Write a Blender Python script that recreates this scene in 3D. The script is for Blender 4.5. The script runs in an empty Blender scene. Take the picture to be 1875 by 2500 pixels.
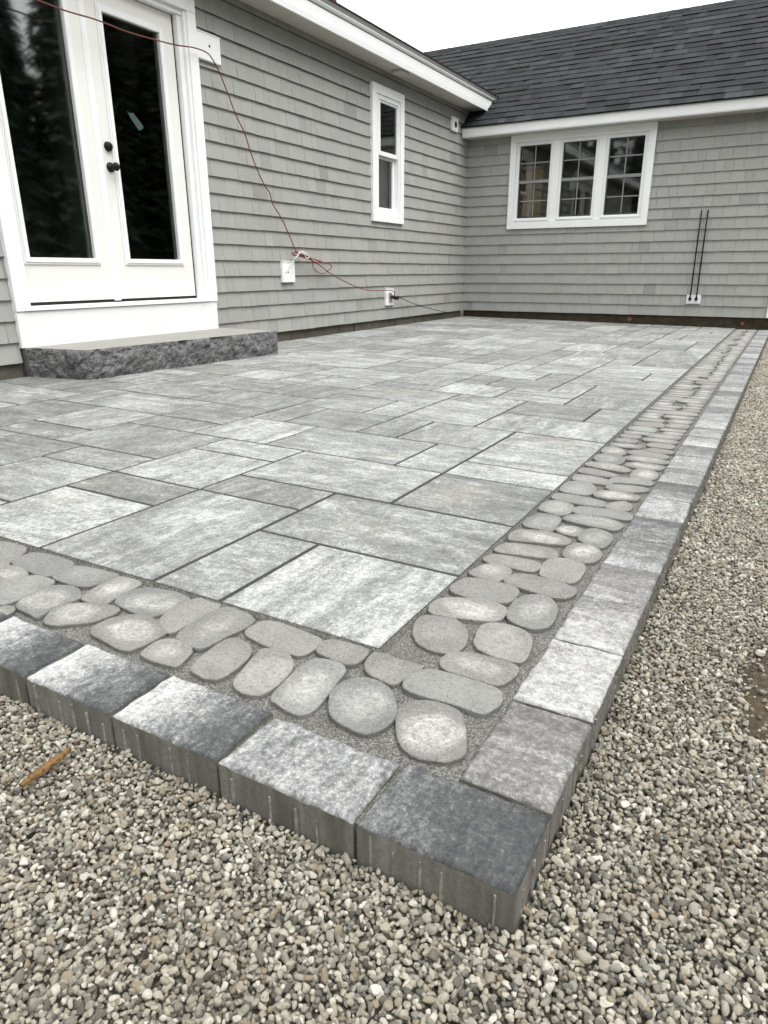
import bpy, bmesh, math, random
import numpy as np
from mathutils import Vector, Matrix, noise as mnoise

random.seed(7)
rng = np.random.default_rng(11)
scene = bpy.context.scene
COL = scene.collection
R = math.radians

# ------------------------------------------------------------------ camera
cam_data = bpy.data.cameras.new("camera")
cam_data.sensor_fit = 'VERTICAL'
cam_data.sensor_height = 36.0
cam_data.lens = 36.0 * 1668.5 / 2500.0
cam_data.clip_start = 0.05
cam_data.clip_end = 600
cam = bpy.data.objects.new("camera", cam_data)
COL.objects.link(cam)
yaw, pitch, roll = R(-29.698), R(19.434), R(-0.136)
_f = Vector((math.sin(yaw) * math.cos(pitch), math.cos(yaw) * math.cos(pitch), -math.sin(pitch)))
_r = Vector((math.cos(yaw), -math.sin(yaw), 0))
_u = _r.cross(_f)
_r2 = _r * math.cos(roll) + _u * math.sin(roll)
_u2 = _u * math.cos(roll) - _r * math.sin(roll)
_m = Matrix((_r2, _u2, -_f)).transposed().to_4x4()
_m.translation = Vector((0.5655, -0.974, 0.675))
cam.matrix_world = _m
scene.camera = cam
CAM = Vector((0.5655, -0.974, 0.675))

# ------------------------------------------------------------------ sky: bright overcast
SUN_EL, SUN_AZ = R(64), R(100)
world = bpy.data.worlds.new("World")
scene.world = world
world.use_nodes = True
wn, wlk = world.node_tree.nodes, world.node_tree.links
wn.clear()
w_out = wn.new("ShaderNodeOutputWorld")
w_bg = wn.new("ShaderNodeBackground")
w_sky = wn.new("ShaderNodeTexSky")
w_sky.sky_type = 'NISHITA'
w_sky.sun_disc = False
w_sky.sun_elevation = SUN_EL
w_sky.sun_rotation = SUN_AZ
w_sky.air_density = 1.0
w_sky.dust_density = 6.0
w_sky.ozone_density = 1.0
w_hsv = wn.new("ShaderNodeHueSaturation")
w_hsv.inputs["Saturation"].default_value = 0.05
w_mix = wn.new("ShaderNodeMixRGB")
w_mix.inputs[0].default_value = 0.6
w_mix.inputs[2].default_value = (10.0, 10.05, 9.95, 1)      # even cloud layer
w_bg.inputs[1].default_value = 0.15
wlk.new(w_sky.outputs[0], w_hsv.inputs["Color"])
wlk.new(w_hsv.outputs[0], w_mix.inputs[1])
wlk.new(w_mix.outputs[0], w_bg.inputs[0])
wlk.new(w_bg.outputs[0], w_out.inputs[0])

# ------------------------------------------------------------------ sun behind the clouds
sun_d = bpy.data.lights.new("sun", 'SUN')
sun_d.energy = 1.1
sun_d.angle = R(50)
sun_d.color = (1.0, 0.98, 0.95)
sun = bpy.data.objects.new("sun", sun_d)
COL.objects.link(sun)
_sd = Vector((math.sin(SUN_AZ) * math.cos(SUN_EL), math.cos(SUN_AZ) * math.cos(SUN_EL), math.sin(SUN_EL)))
sun.rotation_euler = (-_sd).to_track_quat('-Z', 'Y').to_euler()

scene.view_settings.view_transform = 'Standard'
scene.view_settings.look = 'None'
scene.view_settings.exposure = 0.84
scene.view_settings.gamma = 1.0
scene.cycles.use_denoising = True
scene.cycles.max_bounces = 6
scene.cycles.diffuse_bounces = 3
scene.cycles.glossy_bounces = 3
scene.cycles.transparent_max_bounces = 12
scene.cycles.caustics_reflective = False
scene.cycles.caustics_refractive = False

XW, YB = -3.861, 9.283            # face of the long wall, face of the wing's wall


def pz(x, y):
    """height of the paving: level at the house, falling a little to the far right"""
    a = min(max((x + 3.86) / 4.27, 0), 1)
    b = min(max(y / 9.28, 0), 1)
    return -0.05 * a * b ** 1.5


# ------------------------------------------------------------------ helpers
def mesh(name, verts, faces, smooth=False):
    me = bpy.data.meshes.new(name)
    me.from_pydata([tuple(v) for v in verts], [], faces)
    me.update()
    if smooth:
        me.polygons.foreach_set("use_smooth", [True] * len(me.polygons))
    return me


def link(name, me, mat=None, parent=None, **props):
    o = bpy.data.objects.new(name, me)
    COL.objects.link(o)
    if mat is not None and me is not None:
        mats = mat if isinstance(mat, (list, tuple)) else [mat]
        if not me.materials:
            for m in mats:
                me.materials.append(m)
    if parent is not None:
        o.parent = parent
    for k, v in props.items():
        o[k] = v
    return o


class MB:
    """collects simple solids into one mesh"""
    def __init__(self):
        self.v, self.f, self.mi = [], [], []

    def add(self, verts, faces, mi=0):
        n = len(self.v)
        self.v += [tuple(v) for v in verts]
        self.f += [tuple(i + n for i in f) for f in faces]
        self.mi += [mi] * len(faces)
        return self

    def box(self, x0, x1, y0, y1, z0, z1, mi=0):
        x0, x1 = sorted((x0, x1)); y0, y1 = sorted((y0, y1)); z0, z1 = sorted((z0, z1))
        v = [(x, y, z) for z in (z0, z1) for y in (y0, y1) for x in (x0, x1)]
        f = [(0, 2, 3, 1), (4, 5, 7, 6), (0, 1, 5, 4), (2, 6, 7, 3), (0, 4, 6, 2), (1, 3, 7, 5)]
        return self.add(v, f, mi)

    def L(self, y0, y1, z0, z1, d0, d1, mi=0):       # on the long wall, d = out from its face
        return self.box(XW + d0, XW + d1, y0, y1, z0, z1, mi)

    def B(self, x0, x1, z0, z1, d0, d1, mi=0):       # on the wing's wall
        return self.box(x0, x1, YB - d1, YB - d0, z0, z1, mi)

    def tube(self, pts, r, n=8, mi=0, caps=True):
        pts = [Vector(p) for p in pts]
        rings = []
        ref = None
        for i, p in enumerate(pts):
            t = (pts[min(i + 1, len(pts) - 1)] - pts[max(i - 1, 0)]).normalized()
            if ref is None:
                ref = t.orthogonal().normalized()
            ref = (ref - t * ref.dot(t)).normalized()
            b = t.cross(ref)
            rr = r[i] if isinstance(r, (list, tuple)) else r
            rings.append([p + (ref * math.cos(2 * math.pi * k / n) + b * math.sin(2 * math.pi * k / n)) * rr for k in range(n)])
        v = [q for ring in rings for q in ring]
        f = []
        for i in range(len(pts) - 1):
            for k in range(n):
                f.append((i * n + k, i * n + (k + 1) % n, (i + 1) * n + (k + 1) % n, (i + 1) * n + k))
        if caps:
            f.append(tuple(range(n))[::-1])
            f.append(tuple(range((len(pts) - 1) * n, len(pts) * n)))
        return self.add(v, f, mi)

    def prism(self, prof, axis, a0, a1, mi=0):
        """2-D outline swept along one axis; prof = (x,z) for axis 'y', (y,z) for axis 'x'"""
        n = len(prof)
        def P(q, a):
            return (q[0], a, q[1]) if axis == 'y' else (a, q[0], q[1])
        v = [P(q, a0) for q in prof] + [P(q, a1) for q in prof]
        f = [(i, (i + 1) % n, n + (i + 1) % n, n + i) for i in range(n)]
        f += [tuple(range(n))[::-1], tuple(range(n, 2 * n))]
        return self.add(v, f, mi)

    def build(self, name, mat, parent=None, bevel=0.0, smooth=False, **props):
        me = mesh(name, self.v, self.f)
        mats = mat if isinstance(mat, (list, tuple)) else [mat]
        for m in mats:
            me.materials.append(m)
        if len(mats) > 1:
            me.polygons.foreach_set("material_index", self.mi)
        bm = bmesh.new(); bm.from_mesh(me)
        bmesh.ops.recalc_face_normals(bm, faces=bm.faces)
        if bevel:
            ed = [e for e in bm.edges if len(e.link_faces) == 2 and e.calc_face_angle(0) > 0.6]
            bmesh.ops.bevel(bm, geom=ed, offset=bevel, segments=2, affect='EDGES', clamp_overlap=True)
        bm.to_mesh(me); bm.free()
        if smooth:
            me.polygons.foreach_set("use_smooth", [True] * len(me.polygons))
        return link(name, me, None, parent, **props)


def catmull(pts, per=4, closed=False):
    n = len(pts)
    out = []
    rngi = range(n) if closed else range(n - 1)
    for i in rngi:
        p0, p1, p2, p3 = [Vector(pts[(i + k) % n] if closed else pts[min(max(i + k, 0), n - 1)]) for k in (-1, 0, 1, 2)]
        for s in range(per):
            t = s / per
            out.append(0.5 * ((2 * p1) + (p2 - p0) * t + (2 * p0 - 5 * p1 + 4 * p2 - p3) * t * t + (3 * p1 - p0 - 3 * p2 + p3) * t ** 3))
    if not closed:
        out.append(Vector(pts[-1]))
    return out


# ------------------------------------------------------------------ materials
class NT:
    def __init__(self, name):
        self.m = bpy.data.materials.new(name)
        self.m.use_nodes = True
        self.t = self.m.node_tree
        self.n, self.l = self.t.nodes, self.t.links
        self.n.clear()
        self.out = self.n.new("ShaderNodeOutputMaterial")
        self.b = self.n.new("ShaderNodeBsdfPrincipled")
        self.l.new(self.b.outputs[0], self.out.inputs[0])

    def node(self, typ, **kw):
        nd = self.n.new(typ)
        for k, v in kw.items():
            if k.startswith('_'):
                setattr(nd, k[1:], v)
            else:
                self.put(nd.inputs[k.replace('__', ' ')], v)
        return nd

    def put(self, sock, v):
        if hasattr(v, 'is_output'):
            self.l.new(v, sock)
        else:
            sock.default_value = v

    def coord(self, kind='Object', scale=(1, 1, 1), rand=0.0):
        tc = self.node("ShaderNodeTexCoord").outputs[kind]
        if rand:
            oi = self.node("ShaderNodeObjectInfo")
            tc = self.node("ShaderNodeVectorMath", _operation='ADD').inputs and self._vadd(tc, oi.outputs['Random'], rand)
        mp = self.node("ShaderNodeMapping")
        self.l.new(tc, mp.inputs[0])
        mp.inputs['Scale'].default_value = scale
        return mp.outputs[0]

    def _vadd(self, vec, val, k):
        cb = self.n.new("ShaderNodeCombineXYZ")
        m1 = self.math('MULTIPLY', val, k)
        m2 = self.math('MULTIPLY', val, k * 1.73)
        m3 = self.math('MULTIPLY', val, k * 0.61)
        self.l.new(m1, cb.inputs[0]); self.l.new(m2, cb.inputs[1]); self.l.new(m3, cb.inputs[2])
        a = self.n.new("ShaderNodeVectorMath"); a.operation = 'ADD'
        self.l.new(vec, a.inputs[0]); self.l.new(cb.outputs[0], a.inputs[1])
        return a.outputs[0]

    def noise(self, vec, scale, detail=4, rough=0.55, dist=0.0):
        nd = self.node("ShaderNodeTexNoise", Vector=vec, Scale=scale, Detail=detail, Roughness=rough, Distortion=dist)
        return nd.outputs['Fac']

    def math(self, op, a, b=0.0, c=None, clamp=False):
        nd = self.n.new("ShaderNodeMath"); nd.operation = op; nd.use_clamp = clamp
        self.put(nd.inputs[0], a); self.put(nd.inputs[1], b)
        if c is not None:
            self.put(nd.inputs[2], c)
        return nd.outputs[0]

    def ramp(self, fac, stops, interp='LINEAR'):
        nd = self.n.new("ShaderNodeValToRGB")
        nd.color_ramp.interpolation = interp
        el = nd.color_ramp.elements
        while len(el) < len(stops):
            el.new(0.5)
        for e, (p, c) in zip(el, stops):
            e.position = p
            e.color = (c, c, c, 1) if isinstance(c, (int, float)) else (*c, 1)
        self.put(nd.inputs[0], fac)
        return nd.outputs[0]

    def mix(self, fac, a, b, mode='MIX'):
        nd = self.n.new("ShaderNodeMixRGB"); nd.blend_type = mode
        self.put(nd.inputs[0], fac)
        for s, v in ((nd.inputs[1], a), (nd.inputs[2], b)):
            self.put(s, (*v, 1) if isinstance(v, tuple) and len(v) == 3 else v)
        return nd.outputs[0]

    def bump(self, h, strength=0.3, dist=0.002):
        nd = self.node("ShaderNodeBump", Strength=strength, Distance=dist, Height=h)
        self.l.new(nd.outputs[0], self.b.inputs['Normal'])

    def done(self, color, rough=0.8, spec=0.3):
        self.put(self.b.inputs['Base Color'], (*color, 1) if isinstance(color, tuple) and len(color) == 3 else color)
        self.put(self.b.inputs['Roughness'], rough)
        self.put(self.b.inputs['Specular IOR Level'], spec)
        return self.m


def paint(name, col, rough=0.5, var=0.06, dirt=None, spec=0.3, scale=6.0):
    t = NT(name)
    v = t.coord('Object')
    n1 = t.noise(v, scale, 5, 0.6)
    c = t.mix(t.ramp(n1, [(0.3, 0.0), (0.7, 1.0)]), tuple(x * (1 - var) for x in col), tuple(min(1, x * (1 + var)) for x in col))
    if dirt:
        n2 = t.noise(v, dirt[0], 6, 0.7)
        c = t.mix(t.ramp(n2, [(dirt[1], 0.0), (dirt[1] + 0.12, dirt[2])]), c, dirt[3])
    t.bump(t.noise(v, 60, 3), 0.08, 0.002)
    return t.done(c, rough, spec)


def mat_slab():
    t = NT("slab_concrete")
    v = t.coord('Object', (1, 1, 1), 40)
    vs = t.coord('Object', (1.7, 6.5, 1), 40)
    streak = t.noise(vs, 2.3, 10, 0.76, 0.5)
    patch = t.noise(v, 3.8, 10, 0.76, 0.4)
    fine = t.noise(v, 70, 4, 0.75)
    oi = t.node("ShaderNodeObjectInfo")
    a = t.math('MULTIPLY_ADD', streak, 0.68, t.math('MULTIPLY', patch, 0.38))
    a = t.math('ADD', a, t.math('MULTIPLY', t.math('SUBTRACT', fine, 0.5), 0.46))
    a = t.math('ADD', a, t.math('MULTIPLY', t.math('SUBTRACT', t.noise(v, 22, 5, 0.75), 0.5), 0.26))
    grain = t.noise(v, 190, 3, 0.6)
    a = t.math('ADD', a, t.math('MULTIPLY', t.math('SUBTRACT', grain, 0.5), 0.40))
    a = t.math('ADD', a, t.math('MULTIPLY', t.math('SUBTRACT', oi.outputs['Random'], 0.5), 0.13))
    c = t.ramp(a, [(0.26, (0.080, 0.083, 0.079)), (0.42, (0.146, 0.150, 0.144)), (0.53, (0.218, 0.224, 0.216)), (0.63, (0.355, 0.362, 0.351)), (0.82, (0.56, 0.567, 0.551))])
    tan = t.noise(v, 2.2, 3)
    c = t.mix(t.ramp(tan, [(0.62, 0.0), (0.80, 0.30)]), c, (0.42, 0.36, 0.29))
    pit = t.noise(v, 240, 2, 0.5)
    pitm = t.noise(v, 5, 3)
    pm = t.math('MULTIPLY', t.ramp(pit, [(0.58, 0.0), (0.68, 0.9)]), t.ramp(pitm, [(0.45, 0.1), (0.65, 1.0)]))
    c = t.mix(pm, c, (0.11, 0.11, 0.105))
    h = t.math('ADD', t.math('MULTIPLY', fine, 0.6), t.math('MULTIPLY', grain, 0.8))
    t.bump(h, 0.5, 0.003)
    return t.done(c, 0.82, 0.25)


def mat_cobble():
    t = NT("cobble_concrete")
    g = t.node("ShaderNodeTexCoord").outputs['Generated']
    v = t.coord('Object', (1, 1, 1), 40)
    d = t.node("ShaderNodeVectorMath", _operation='DISTANCE')
    gm = t.node("ShaderNodeMapping"); t.l.new(g, gm.inputs[0]); gm.inputs['Scale'].default_value = (1, 1, 0)
    t.l.new(gm.outputs[0], d.inputs[0]); d.inputs[1].default_value = (0.5, 0.5, 0)
    oi = t.node("ShaderNodeObjectInfo")
    n = t.noise(v, 10, 4, 0.55, 0.6)
    f = t.noise(v, 120, 4, 0.7)
    dist = t.math('ADD', d.outputs['Value'], t.math('MULTIPLY', t.math('SUBTRACT', n, 0.5), 0.62))
    w = t.ramp(dist, [(0.05, 0.75), (0.18, 1.0), (0.27, 0.62), (0.36, 0.15), (0.45, 0.0)])
    ring = t.math('MULTIPLY_ADD', t.math('SINE', t.math('MULTIPLY', dist, 48.0)), 0.13, 0.85)
    worn = t.ramp(t.noise(v, 26, 5, 0.7), [(0.34, 0.35), (0.58, 1.0)])
    amt = t.ramp(oi.outputs['Random'], [(0.12, 0.08), (0.5, 0.50), (1.0, 1.0)])
    base = t.mix(t.ramp(t.noise(v, 14, 4), [(0.3, 0.0), (0.7, 1.0)]), (0.172, 0.174, 0.166), (0.228, 0.230, 0.220))
    base = t.mix(1.0, base, t.node("ShaderNodeObjectInfo").outputs['Color'], 'MULTIPLY')
    k = t.math('MULTIPLY', t.math('MULTIPLY', w, worn), t.math('MULTIPLY', amt, ring))
    gr = t.noise(v, 210, 3, 0.6)
    k = t.math('MULTIPLY', k, t.ramp(gr, [(0.32, 0.62), (0.55, 1.0)]))
    base = t.mix(t.ramp(gr, [(0.52, 0.0), (0.66, 0.5)]), base, (0.31, 0.31, 0.297))
    c = t.mix(k, base, (0.52, 0.52, 0.492))
    c = t.mix(t.ramp(f, [(0.32, 0.5), (0.50, 0.0)]), c, (0.095, 0.095, 0.09))
    c = t.mix(t.ramp(gr, [(0.33, 0.30), (0.42, 0.0)]), c, (0.10, 0.10, 0.094))
    c = t.mix(t.ramp(t.noise(v, 260, 2), [(0.66, 0.0), (0.72, 0.7)]), c, (0.07, 0.07, 0.066))
    t.bump(t.math('ADD', f, gr), 0.8, 0.0034)
    return t.done(c, 0.88, 0.15)


def mat_edge_top():
    t = NT("edging_face")
    g = t.node("ShaderNodeSeparateXYZ", Vector=t.node("ShaderNodeTexCoord").outputs['Generated'])
    oi = t.node("ShaderNodeObjectInfo")
    col = t.node("ShaderNodeSeparateColor", Color=oi.outputs['Color'])
    v = t.coord('Object', (1, 1, 1), 40)
    vs = t.coord('Object', (14, 2.6, 1), 40)
    vs2 = t.coord('Object', (2.6, 14, 1), 40)
    lay = oi.outputs['Alpha']
    streak = t.math('ADD', t.math('MULTIPLY', t.noise(vs, 3.0, 9, 0.78, 0.3), lay), t.math('MULTIPLY', t.noise(vs2, 3.0, 9, 0.78, 0.3), t.math('SUBTRACT', 1.0, lay)))
    gx_ = t.math('ADD', t.math('MULTIPLY', g.outputs[0], lay), t.math('MULTIPLY', g.outputs[1], t.math('SUBTRACT', 1.0, lay)))
    patch = t.noise(v, 10, 9, 0.78, 0.4)
    fine = t.noise(v, 110, 5, 0.85)
    mid = t.noise(v, 38, 4, 0.7)
    x = t.math('MULTIPLY', t.math('SUBTRACT', 0.5, gx_), col.outputs[1])
    a = t.math('ADD', col.outputs[0], x)
    a = t.math('ADD', a, t.math('MULTIPLY', t.math('SUBTRACT', streak, 0.5), 0.85))
    a = t.math('ADD', a, t.math('MULTIPLY', t.math('SUBTRACT', patch, 0.5), 0.45))
    a = t.math('ADD', a, t.math('MULTIPLY', t.math('SUBTRACT', mid, 0.5), 0.45))
    a = t.math('ADD', a, t.math('MULTIPLY', t.math('SUBTRACT', fine, 0.5), 1.3))
    c = t.ramp(a, [(0.0, (0.036, 0.038, 0.040)), (0.28, (0.072, 0.075, 0.076)), (0.50, (0.160, 0.164, 0.164)), (0.74, (0.345, 0.35, 0.347)), (1.05 - 0.05, (0.52, 0.525, 0.517))])
    salt = t.ramp(t.noise(v, 190, 2, 0.5), [(0.60, 0.0), (0.67, 0.5)])
    c = t.mix(t.math('MULTIPLY', salt, t.ramp(a, [(0.35, 0.04), (0.75, 1.0)])), c, (0.60, 0.605, 0.60))
    c = t.mix(col.outputs[2], c, t.mix(0.5, c, (0.30, 0.275, 0.245)))
    pit = t.noise(v, 210, 2)
    c = t.mix(t.ramp(pit, [(0.66, 0.0), (0.72, 0.6)]), c, (0.07, 0.07, 0.07))
    t.bump(t.math('ADD', fine, t.noise(v, 300, 3, 0.7)), 0.45, 0.0025)
    return t.done(c, 0.8, 0.25)


def mat_edge_side():
    t = NT("edging_side")
    v = t.coord('Object', (1, 1, 1), 40)
    vv = t.coord('Object', (9, 9, 1.2), 40)
    st = t.noise(vv, 3, 5, 0.6)
    fine = t.noise(v, 120, 4, 0.7)
    c = t.ramp(st, [(0.3, (0.105, 0.101, 0.086)), (0.5, (0.165, 0.160, 0.140)), (0.72, (0.24, 0.234, 0.212))])
    c = t.mix(t.ramp(fine, [(0.35, 0.4), (0.65, 0.0)]), c, (0.07, 0.067, 0.058))
    t.bump(fine, 0.5, 0.002)
    return t.done(c, 0.9, 0.15)


def mat_rib():
    t = NT("edging_spacer_rib")
    v = t.coord('Object', (1, 1, 1), 40)
    n = t.noise(v, 60, 5, 0.7)
    c = t.ramp(n, [(0.36, (0.12, 0.116, 0.10)), (0.66, (0.31, 0.304, 0.28))])
    t.bump(n, 0.5, 0.002)
    return t.done(c, 0.9, 0.15)


def mat_sand():
    t = NT("joint_sand")
    v = t.coord('Object')
    vor = t.node("ShaderNodeTexVoronoi", Vector=v, Scale=420.0)
    n = t.noise(v, 160, 4, 0.8)
    big = t.noise(v, 12, 4)
    sp = t.node("ShaderNodeSeparateColor", Color=vor.outputs['Color'])
    a = t.math('ADD', t.math('MULTIPLY', sp.outputs[0], 0.6), t.math('MULTIPLY', n, 0.4))
    c = t.ramp(a, [(0.12, (0.055, 0.055, 0.050)), (0.40, (0.140, 0.140, 0.128)), (0.70, (0.27, 0.268, 0.247)), (0.95, (0.44, 0.435, 0.405))])
    c = t.mix(t.ramp(big, [(0.4, 0.35), (0.6, 0.0)]), c, (0.13, 0.13, 0.118))
    t.bump(t.math('ADD', vor.outputs['Distance'], n), 0.9, 0.004)
    return t.done(c, 0.95, 0.1)


def mat_granite(rough_face):
    t = NT("granite_rock_face" if rough_face else "granite_top")
    v = t.coord('Object')
    n1 = t.noise(v, 130, 4, 0.8)
    n2 = t.noise(v, 24, 6, 0.7)
    if rough_face:
        c = t.ramp(n2, [(0.30, (0.042, 0.043, 0.043)), (0.5, (0.090, 0.092, 0.092)), (0.68, (0.18, 0.184, 0.184))])
        c = t.mix(t.ramp(n1, [(0.50, 0.0), (0.60, 0.75)]), c, (0.27, 0.272, 0.27))
        t.bump(t.math('ADD', t.math('MULTIPLY', n1, 0.5), t.math('MULTIPLY', n2, 0.8)), 0.6, 0.006)
    else:
        c = t.ramp(n1, [(0.3, (0.20, 0.20, 0.188)), (0.6, (0.31, 0.31, 0.293))])
        c = t.mix(t.ramp(t.noise(v, 5, 5), [(0.42, 0.0), (0.7, 0.5)]), c, (0.33, 0.33, 0.29))
        t.bump(n1, 0.4, 0.003)
    return t.done(c, 0.85, 0.3)


def mat_shingle():
    t = NT("painted_shingle")
    geo = t.node("ShaderNodeNewGeometry")
    oi = t.node("ShaderNodeObjectInfo")
    r = t.math('FRACT', t.math('ADD', t.math('MULTIPLY', geo.outputs['Random Per Island'], 7.31), t.math('MULTIPLY', oi.outputs['Random'], 5.17)))
    v = t.coord('Object', (1, 1, 1), 40)
    vv = t.coord('Object', (30, 30, 2.2), 40)
    grain = t.noise(vv, 3, 5, 0.65)
    blot = t.noise(v, 7, 5, 0.65)
    c = t.ramp(r, [(0.0, (0.26, 0.259, 0.247)), (0.04, (0.322, 0.321, 0.306)), (0.5, (0.338, 0.337, 0.321)), (1.0, (0.352, 0.351, 0.334))])
    c = t.mix(t.ramp(grain, [(0.3, 0.15), (0.7, 0.0)]), c, (0.20, 0.20, 0.19))
    c = t.mix(t.ramp(blot, [(0.58, 0.0), (0.78, 0.28)]), c, (0.19, 0.19, 0.182))
    t.bump(t.math('ADD', grain, t.math('MULTIPLY', t.noise(v, 90, 3), 0.4)), 0.35, 0.002)
    return t.done(c, 0.65, 0.25)


def mat_roof():
    t = NT("asphalt_shingle")
    geo = t.node("ShaderNodeNewGeometry")
    oi = t.node("ShaderNodeObjectInfo")
    r = t.math('FRACT', t.math('ADD', t.math('MULTIPLY', geo.outputs['Random Per Island'], 7.31), t.math('MULTIPLY', oi.outputs['Random'], 5.17)))
    v = t.coord('Object', (1, 1, 1), 40)
    gr = t.noise(v, 260, 3, 0.8)
    c = t.ramp(r, [(0.0, (0.013, 0.015, 0.017)), (0.35, (0.022, 0.0255, 0.0275)), (0.6, (0.030, 0.035, 0.036)), (0.8, (0.027, 0.027, 0.034)), (1.0, (0.048, 0.055, 0.057))])
    c = t.mix(t.ramp(gr, [(0.4, 0.5), (0.65, 0.0)]), c, (0.013, 0.014, 0.015))
    c = t.mix(t.ramp(t.noise(v, 1.3, 4), [(0.35, 0.0), (0.7, 0.3)]), c, (0.050, 0.053, 0.051))
    t.bump(gr, 0.6, 0.002)
    return t.done(c, 0.92, 0.2)


def mat_brick():
    t = NT("chimney_brick")
    v = t.coord('Object')
    c = t.ramp(t.noise(v, 20, 5, 0.7), [(0.3, (0.10, 0.035, 0.03)), (0.7, (0.24, 0.085, 0.07))])
    t.bump(t.noise(v, 80, 4), 0.5, 0.003)
    return t.done(c, 0.9, 0.2)


def mat_gravel():
    t = NT("pea_gravel")
    oi = t.node("ShaderNodeObjectInfo")
    v = t.coord('Object')
    r = oi.outputs['Random']
    c = t.ramp(r, [(0.0, (0.075, 0.073, 0.066)), (0.10, (0.17, 0.165, 0.143)), (0.20, (0.28, 0.268, 0.222)), (0.36, (0.42, 0.40, 0.328)),
                   (0.47, (0.28, 0.225, 0.15)), (0.50, (0.42, 0.402, 0.334)), (0.66, (0.53, 0.507, 0.42)), (0.76, (0.22, 0.222, 0.21)), (0.82, (0.53, 0.508, 0.42)), (1.0, (0.74, 0.72, 0.65))])
    n = t.noise(t.coord('Object', (1, 1, 1), 60), 1.9, 6, 0.75)
    c = t.mix(t.ramp(n, [(0.32, 0.45), (0.55, 0.0)]), c, t.mix(0.45, c, (0.10, 0.095, 0.08)))
    pos = t.node("ShaderNodeNewGeometry").outputs['Position']
    dust = t.noise(pos, 7, 4, 0.6)
    c = t.mix(1.0, c, (1.13, 1.105, 1.09), 'MULTIPLY')
    c = t.mix(t.ramp(dust, [(0.42, 0.0), (0.70, 0.34)]), c, (0.255, 0.222, 0.16))
    t.bump(t.noise(v, 4, 6, 0.8), 0.6, 0.12)
    return t.done(c, 0.75, 0.3)


def mat_ground():
    t = NT("gravel_bed")
    v = t.coord('Object')
    vor = t.node("ShaderNodeTexVoronoi", Vector=v, Scale=85.0)
    sp = t.node("ShaderNodeSeparateColor", Color=vor.outputs['Color'])
    c = t.ramp(sp.outputs[0], [(0.0, (0.06, 0.056, 0.045)), (0.5, (0.17, 0.16, 0.13)), (1.0, (0.34, 0.325, 0.275))])
    c = t.mix(t.ramp(vor.outputs['Distance'], [(0.25, 0.0), (0.6, 0.8)]), c, (0.05, 0.046, 0.038))
    far = t.noise(v, 0.6, 4)
    c = t.mix(t.ramp(far, [(0.5, 0.0), (0.75, 0.45)]), c, (0.15, 0.125, 0.085))
    t.bump(t.math('SUBTRACT', 1.0, vor.outputs['Distance']), 0.8, 0.008)
    return t.done(c, 0.95, 0.1)


def mat_soil():
    t = NT("brown_soil")
    v = t.coord('Object')
    c = t.ramp(t.noise(v, 55, 6, 0.75), [(0.3, (0.035, 0.028, 0.018)), (0.5, (0.085, 0.068, 0.044)), (0.7, (0.16, 0.135, 0.092))])
    t.bump(t.noise(v, 130, 5, 0.8), 1.0, 0.006)
    return t.done(c, 0.95, 0.1)


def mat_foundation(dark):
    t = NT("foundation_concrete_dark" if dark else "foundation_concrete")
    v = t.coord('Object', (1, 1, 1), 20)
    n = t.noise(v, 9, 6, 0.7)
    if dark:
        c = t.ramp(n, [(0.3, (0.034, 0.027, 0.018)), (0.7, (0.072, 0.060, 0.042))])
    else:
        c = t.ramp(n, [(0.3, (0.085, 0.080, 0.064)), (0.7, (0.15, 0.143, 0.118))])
    t.bump(t.noise(v, 70, 5, 0.7), 0.5, 0.004)
    return t.done(c, 0.95, 0.1)


def mat_glass():
    t = NT("window_glass")
    t.n.remove(t.b)
    fr = t.node("ShaderNodeFresnel", IOR=1.5)
    fr2 = t.math('MULTIPLY', fr.outputs[0], 2.2, clamp=True)      # two sheets of a sealed unit
    tr = t.n.new("ShaderNodeBsdfTransparent"); tr.inputs[0].default_value = (0.80, 0.84, 0.82, 1)
    gl = t.n.new("ShaderNodeBsdfGlossy"); gl.inputs['Roughness'].default_value = 0.035
    mx = t.n.new("ShaderNodeMixShader")
    v = t.coord('Object')
    bp = t.node("ShaderNodeBump", Strength=0.05, Distance=0.004, Height=t.noise(v, 2.5, 2))
    t.l.new(bp.outputs[0], gl.inputs['Normal'])
    t.l.new(fr2, mx.inputs[0]); t.l.new(tr.outputs[0], mx.inputs[1]); t.l.new(gl.outputs[0], mx.inputs[2])
    t.l.new(mx.outputs[0], t.out.inputs[0])
    return t.m


def mat_wood(name, c0, c1, scale=(2, 2, 30)):
    t = NT(name)
    v = t.coord('Object', scale)
    n = t.noise(v, 4, 5, 0.65, 0.4)
    t.bump(n, 0.4, 0.002)
    return t.done(t.ramp(n, [(0.3, c0), (0.7, c1)]), 0.75, 0.2)


def mat_leaf():
    t = NT("conifer_foliage")
    geo = t.node("ShaderNodeNewGeometry")
    c = t.ramp(geo.outputs['Random Per Island'], [(0.0, (0.04, 0.06, 0.04)), (0.6, (0.09, 0.12, 0.08)), (1.0, (0.13, 0.16, 0.11))])
    return t.done(c, 0.8, 0.1)


def mat_dark_sand():
    t = NT("dark_joint_sand")
    v = t.coord('Object')
    n = t.noise(v, 180, 4, 0.8)
    t.bump(n, 0.8, 0.004)
    return t.done(t.ramp(n, [(0.3, (0.028, 0.028, 0.026)), (0.7, (0.080, 0.079, 0.073))]), 0.95, 0.1)


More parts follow.
